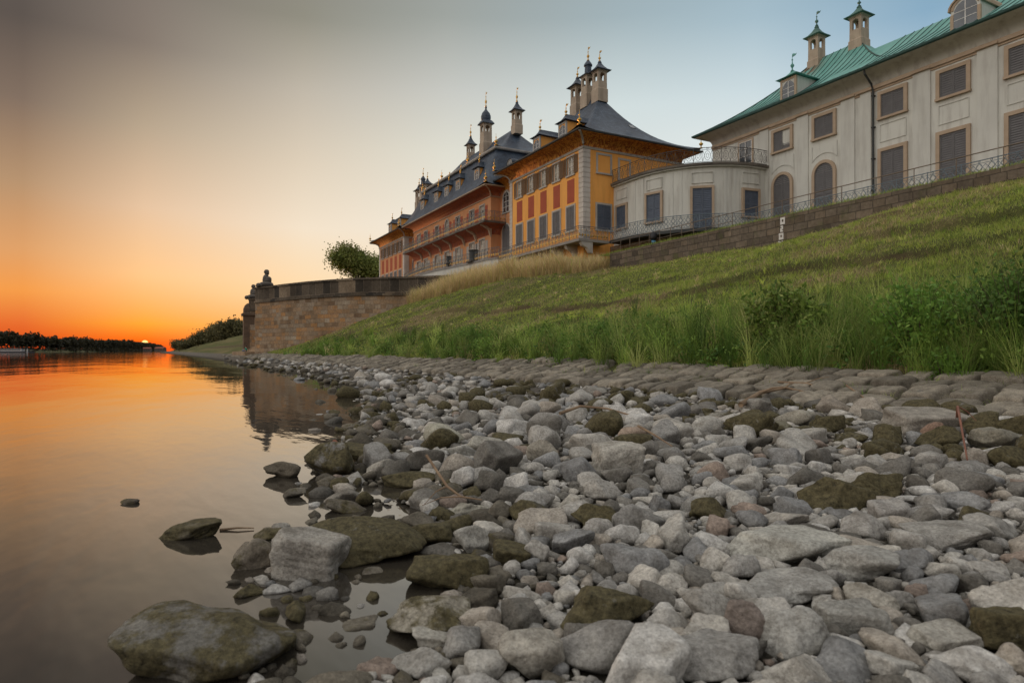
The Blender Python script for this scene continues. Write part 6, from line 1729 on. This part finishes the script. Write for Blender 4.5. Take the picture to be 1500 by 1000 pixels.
x = on_y(1140, 540, -17.6); shrub('willow_shrub', x, -17.4, 1.55, 0.95, 'tall willow shrub with narrow leaves in the middle of the bank grass', 'shrub', 120, 44, 0.085, LUSH, 1.9, 0.035)
x = on_y(1345, 545, -17.9); shrub('bramble', x, -17.7, 1.35, 0.95, 'broad leaved bramble bush at the right of the bank grass', 'bush', 95, 42, 0.085, [(0.17, 0.32, 0.055), (0.24, 0.38, 0.075), (0.12, 0.24, 0.045)], 1.1, 0.06)
x = on_y(1490, 540, -17.9); shrub('bramble', x, -17.7, 1.6, 1.0, 'dark green bush at the right edge of the picture above the cobbles', 'bush', 110, 46, 0.07, [(0.09, 0.18, 0.035), (0.13, 0.24, 0.045), (0.08, 0.13, 0.03)], 1.2, 0.07)
x = on_y(1385, 575, -18.6); shrub('bramble', x, -18.6, 0.5, 0.35, 'low leafy bramble hanging over the cobbles at right', 'bush', 26, 30, 0.06, [(0.14, 0.26, 0.04), (0.11, 0.21, 0.035)], 1.1, 0.05)
x = on_y(1440, 525, -17.6); shrub('bramble', x, -17.6, 1.15, 0.9, 'leafy bramble behind the bank grass, left of the dark green bush', 'bush', 80, 40, 0.07, [(0.15, 0.27, 0.05), (0.11, 0.21, 0.04)], 1.1, 0.08)
x = on_y(880, 520, -17.3); shrub('nettle_clump', x, -17.3, 0.95, 0.55, 'dark leafy weed clump in the bank grass left of the willow shrub', 'shrub', 40, 34, 0.07, [(0.12, 0.23, 0.045), (0.17, 0.28, 0.06)], 1.5, 0.04)
x = on_y(690, 515, -16.8); shrub('nettle_clump', x, -16.8, 1.1, 0.8, 'dark leafy weed clump farthest left in the bank grass', 'shrub', 44, 34, 0.08, [(0.12, 0.23, 0.045), (0.17, 0.28, 0.06)], 1.5, 0.05)
x = on_y(985, 505, -16.9); shrub('nettle_clump', x, -16.9, 0.85, 0.5, 'leafy weed clump close to the left of the willow shrub', 'shrub', 36, 34, 0.06, LUSH, 1.5, 0.04)

# ------------------------------------------------------------------ driftwood
def twig(pts, r, label, mat='twig', lift=0.16, name='driftwood', cat='driftwood', side_br=()):
    P = []
    for i, (px, py, hh) in enumerate(pts):
        x, y, z, D = on_ground(px, py); P.append(Vector((x, y, z + hh)))
    mb = MB(); n = len(P); mb.tube(P, [r * (1 - 0.6 * i / (n - 1)) for i in range(n)], 6)
    for (i, dx, dy, dz) in side_br: mb.tube([P[i], P[i] + Vector((dx, dy, dz)) * 0.5 + Vector((0, 0, 0.02)), P[i] + Vector((dx, dy, dz))], [r * 0.5, r * 0.35, r * 0.15], 5)
    tag(put(name, mb, M_[mat], None, True, False), label, cat)


twig([(1085, 612, 0.16), (1115, 598, 0.22), (1150, 590, 0.22), (1185, 592, 0.16)], 0.035, 'thick grey driftwood branch lying among stones near the cobbles', side_br=((1, 0.2, 0.2, 0.08), (2, -0.1, 0.3, 0.05)))
twig([(1140, 572, 0.14), (1180, 576, 0.16), (1215, 582, 0.12)], 0.02, 'pale driftwood stick on the lowest cobbles', side_br=((1, 0.2, 0.3, 0.1),))
twig([(1240, 585, 0.2), (1290, 612, 0.1)], 0.014, 'thin straight stick leaning near the squared block')
twig([(1402, 632, 0.12), (1403, 652, 0.34), (1408, 672, 0.26), (1417, 694, 0.1)], 0.014, 'upright reddish bare stick among the stones at right', 'twig_red', side_br=((1, 0.1, 0.1, -0.12),))
twig([(625, 728, 0.28), (655, 762, 0.2), (675, 768, 0.16), (705, 762, 0.12)], 0.010, 'thin yellowish twig bent across the stones near the pool', side_br=((1, -0.05, -0.12, -0.1), (2, -0.1, -0.2, -0.05)))
twig([(490, 668, 0.14), (505, 680, 0.12), (518, 690, 0.08)], 0.022, 'short brown stick lying on the mossy rocks by the water', 'twig_red')
twig([(820, 622, 0.14), (850, 618, 0.2), (890, 617, 0.16), (930, 622, 0.1)], 0.022, 'brown driftwood branch in the far middle of the stones')
twig([(935, 655, 0.2), (960, 668, 0.18), (985, 675, 0.12)], 0.012, 'thin dry twig right of the slanting pale rock')
twig([(322, 777, 0.004), (348, 776, 0.012), (372, 775, 0.008)], 0.008, 'dark stick floating on the water left of the mossy boulder')

# ------------------------------------------------------------------ far things on the other bank
def house(px, D, w_, d_, h, rh, label, roofm, ang=0.2):
    x, y = at(px, D); z = 1.4; t = empty('house', (x, y, z), label, 'house')
    b = bpy.data.objects.new('wall', MB().box(-w_ / 2, w_ / 2, -d_ / 2, d_ / 2, -1, h).mesh('wall', M_['house_wall'])); r = MB()
    r.add([(-w_ / 2 - .4, -d_ / 2 - .5, h), (w_ / 2 + .4, -d_ / 2 - .5, h), (w_ / 2 + .4, d_ / 2 + .5, h), (-w_ / 2 - .4, d_ / 2 + .5, h), (-w_ / 2 - .4, 0, h + rh), (w_ / 2 + .4, 0, h + rh)], [(0, 1, 5, 4), (2, 3, 4, 5), (0, 4, 3), (1, 2, 5), (0, 3, 2, 1)])
    q = bpy.data.objects.new('roof', r.mesh('roof', M_[roofm])); wm = MB()
    for k in range(3): wm.box(-w_ * 0.35 + w_ * 0.28 * k, -w_ * 0.35 + w_ * 0.28 * k + 1.1, -d_ / 2 - 0.03, -d_ / 2 + 0.02, 1.0, 2.4)
    v = bpy.data.objects.new('window', wm.mesh('window_band', M_['gutter']))
    for o in (b, q, v): COL.objects.link(o); o.parent = t
    t.rotation_euler = (0, 0, math.atan2(CS, CC) + ang)


house(216, 900, 9, 7, 2.8, 2.0, 'small pale house under the setting sun on the far bank', 'red_tile'); house(235, 860, 12, 7, 2.8, 2.4, 'wider pale house right of the setting sun on the far bank', 'red_tile', -0.1)
x, y = at(20, 425); bt = empty('moored_boat', (x, y, 0), 'long flat river boat moored at the far left bank', 'boat'); A_ = math.atan2(CS, CC) + 0.05
def bp(name, mb, m):
    o = bpy.data.objects.new(name, mb.mesh(name, M_[m])); COL.objects.link(o); o.parent = bt
h = MB(); h.rings([[(-13, -0.5, z * 1.0), (-12, -1.9, z), (10, -2.0, z), (13 + z * 0.5, 0, z), (10, 2.0, z), (-12, 1.9, z), (-13, 0.5, z)] for z in (-0.3, 0.9)], True, True); bp('hull', h, 'boat_dark')
bp('cabin', MB().box(-11, 6, -1.6, 1.6, 0.9, 2.6), 'boat_white'); bp('cabin_roof', MB().box(-11.6, 6.8, -1.9, 1.9, 2.6, 2.8), 'boat_dark')
wm = MB().box(-10.4, 5.4, -1.63, -1.58, 1.5, 2.2); bp('window_strip', wm, 'glass'); bp('railing', MB().tube([(6.2, -1.8, 1.7), (10, -1.8, 1.7), (12.6, 0, 1.8)], 0.05, 5).tube([(10, -1.8, 0.9), (10, -1.8, 1.7)], 0.05, 5), 'boat_white')
bt.rotation_euler = (0, 0, A_)
x, y = at(40, 420); mk = MB(); mk.lathe([(0.35, 0.0), (0.4, 0.5), (0.25, 1.6), (0.1, 2.6), (0.02, 2.8)], (x, y, 0), 10); tag(put('river_marker', mk, M_['boat_white'], None, True), 'small pale river marker post beside the moored boat', 'marker')
print('objects', len(bpy.data.objects))
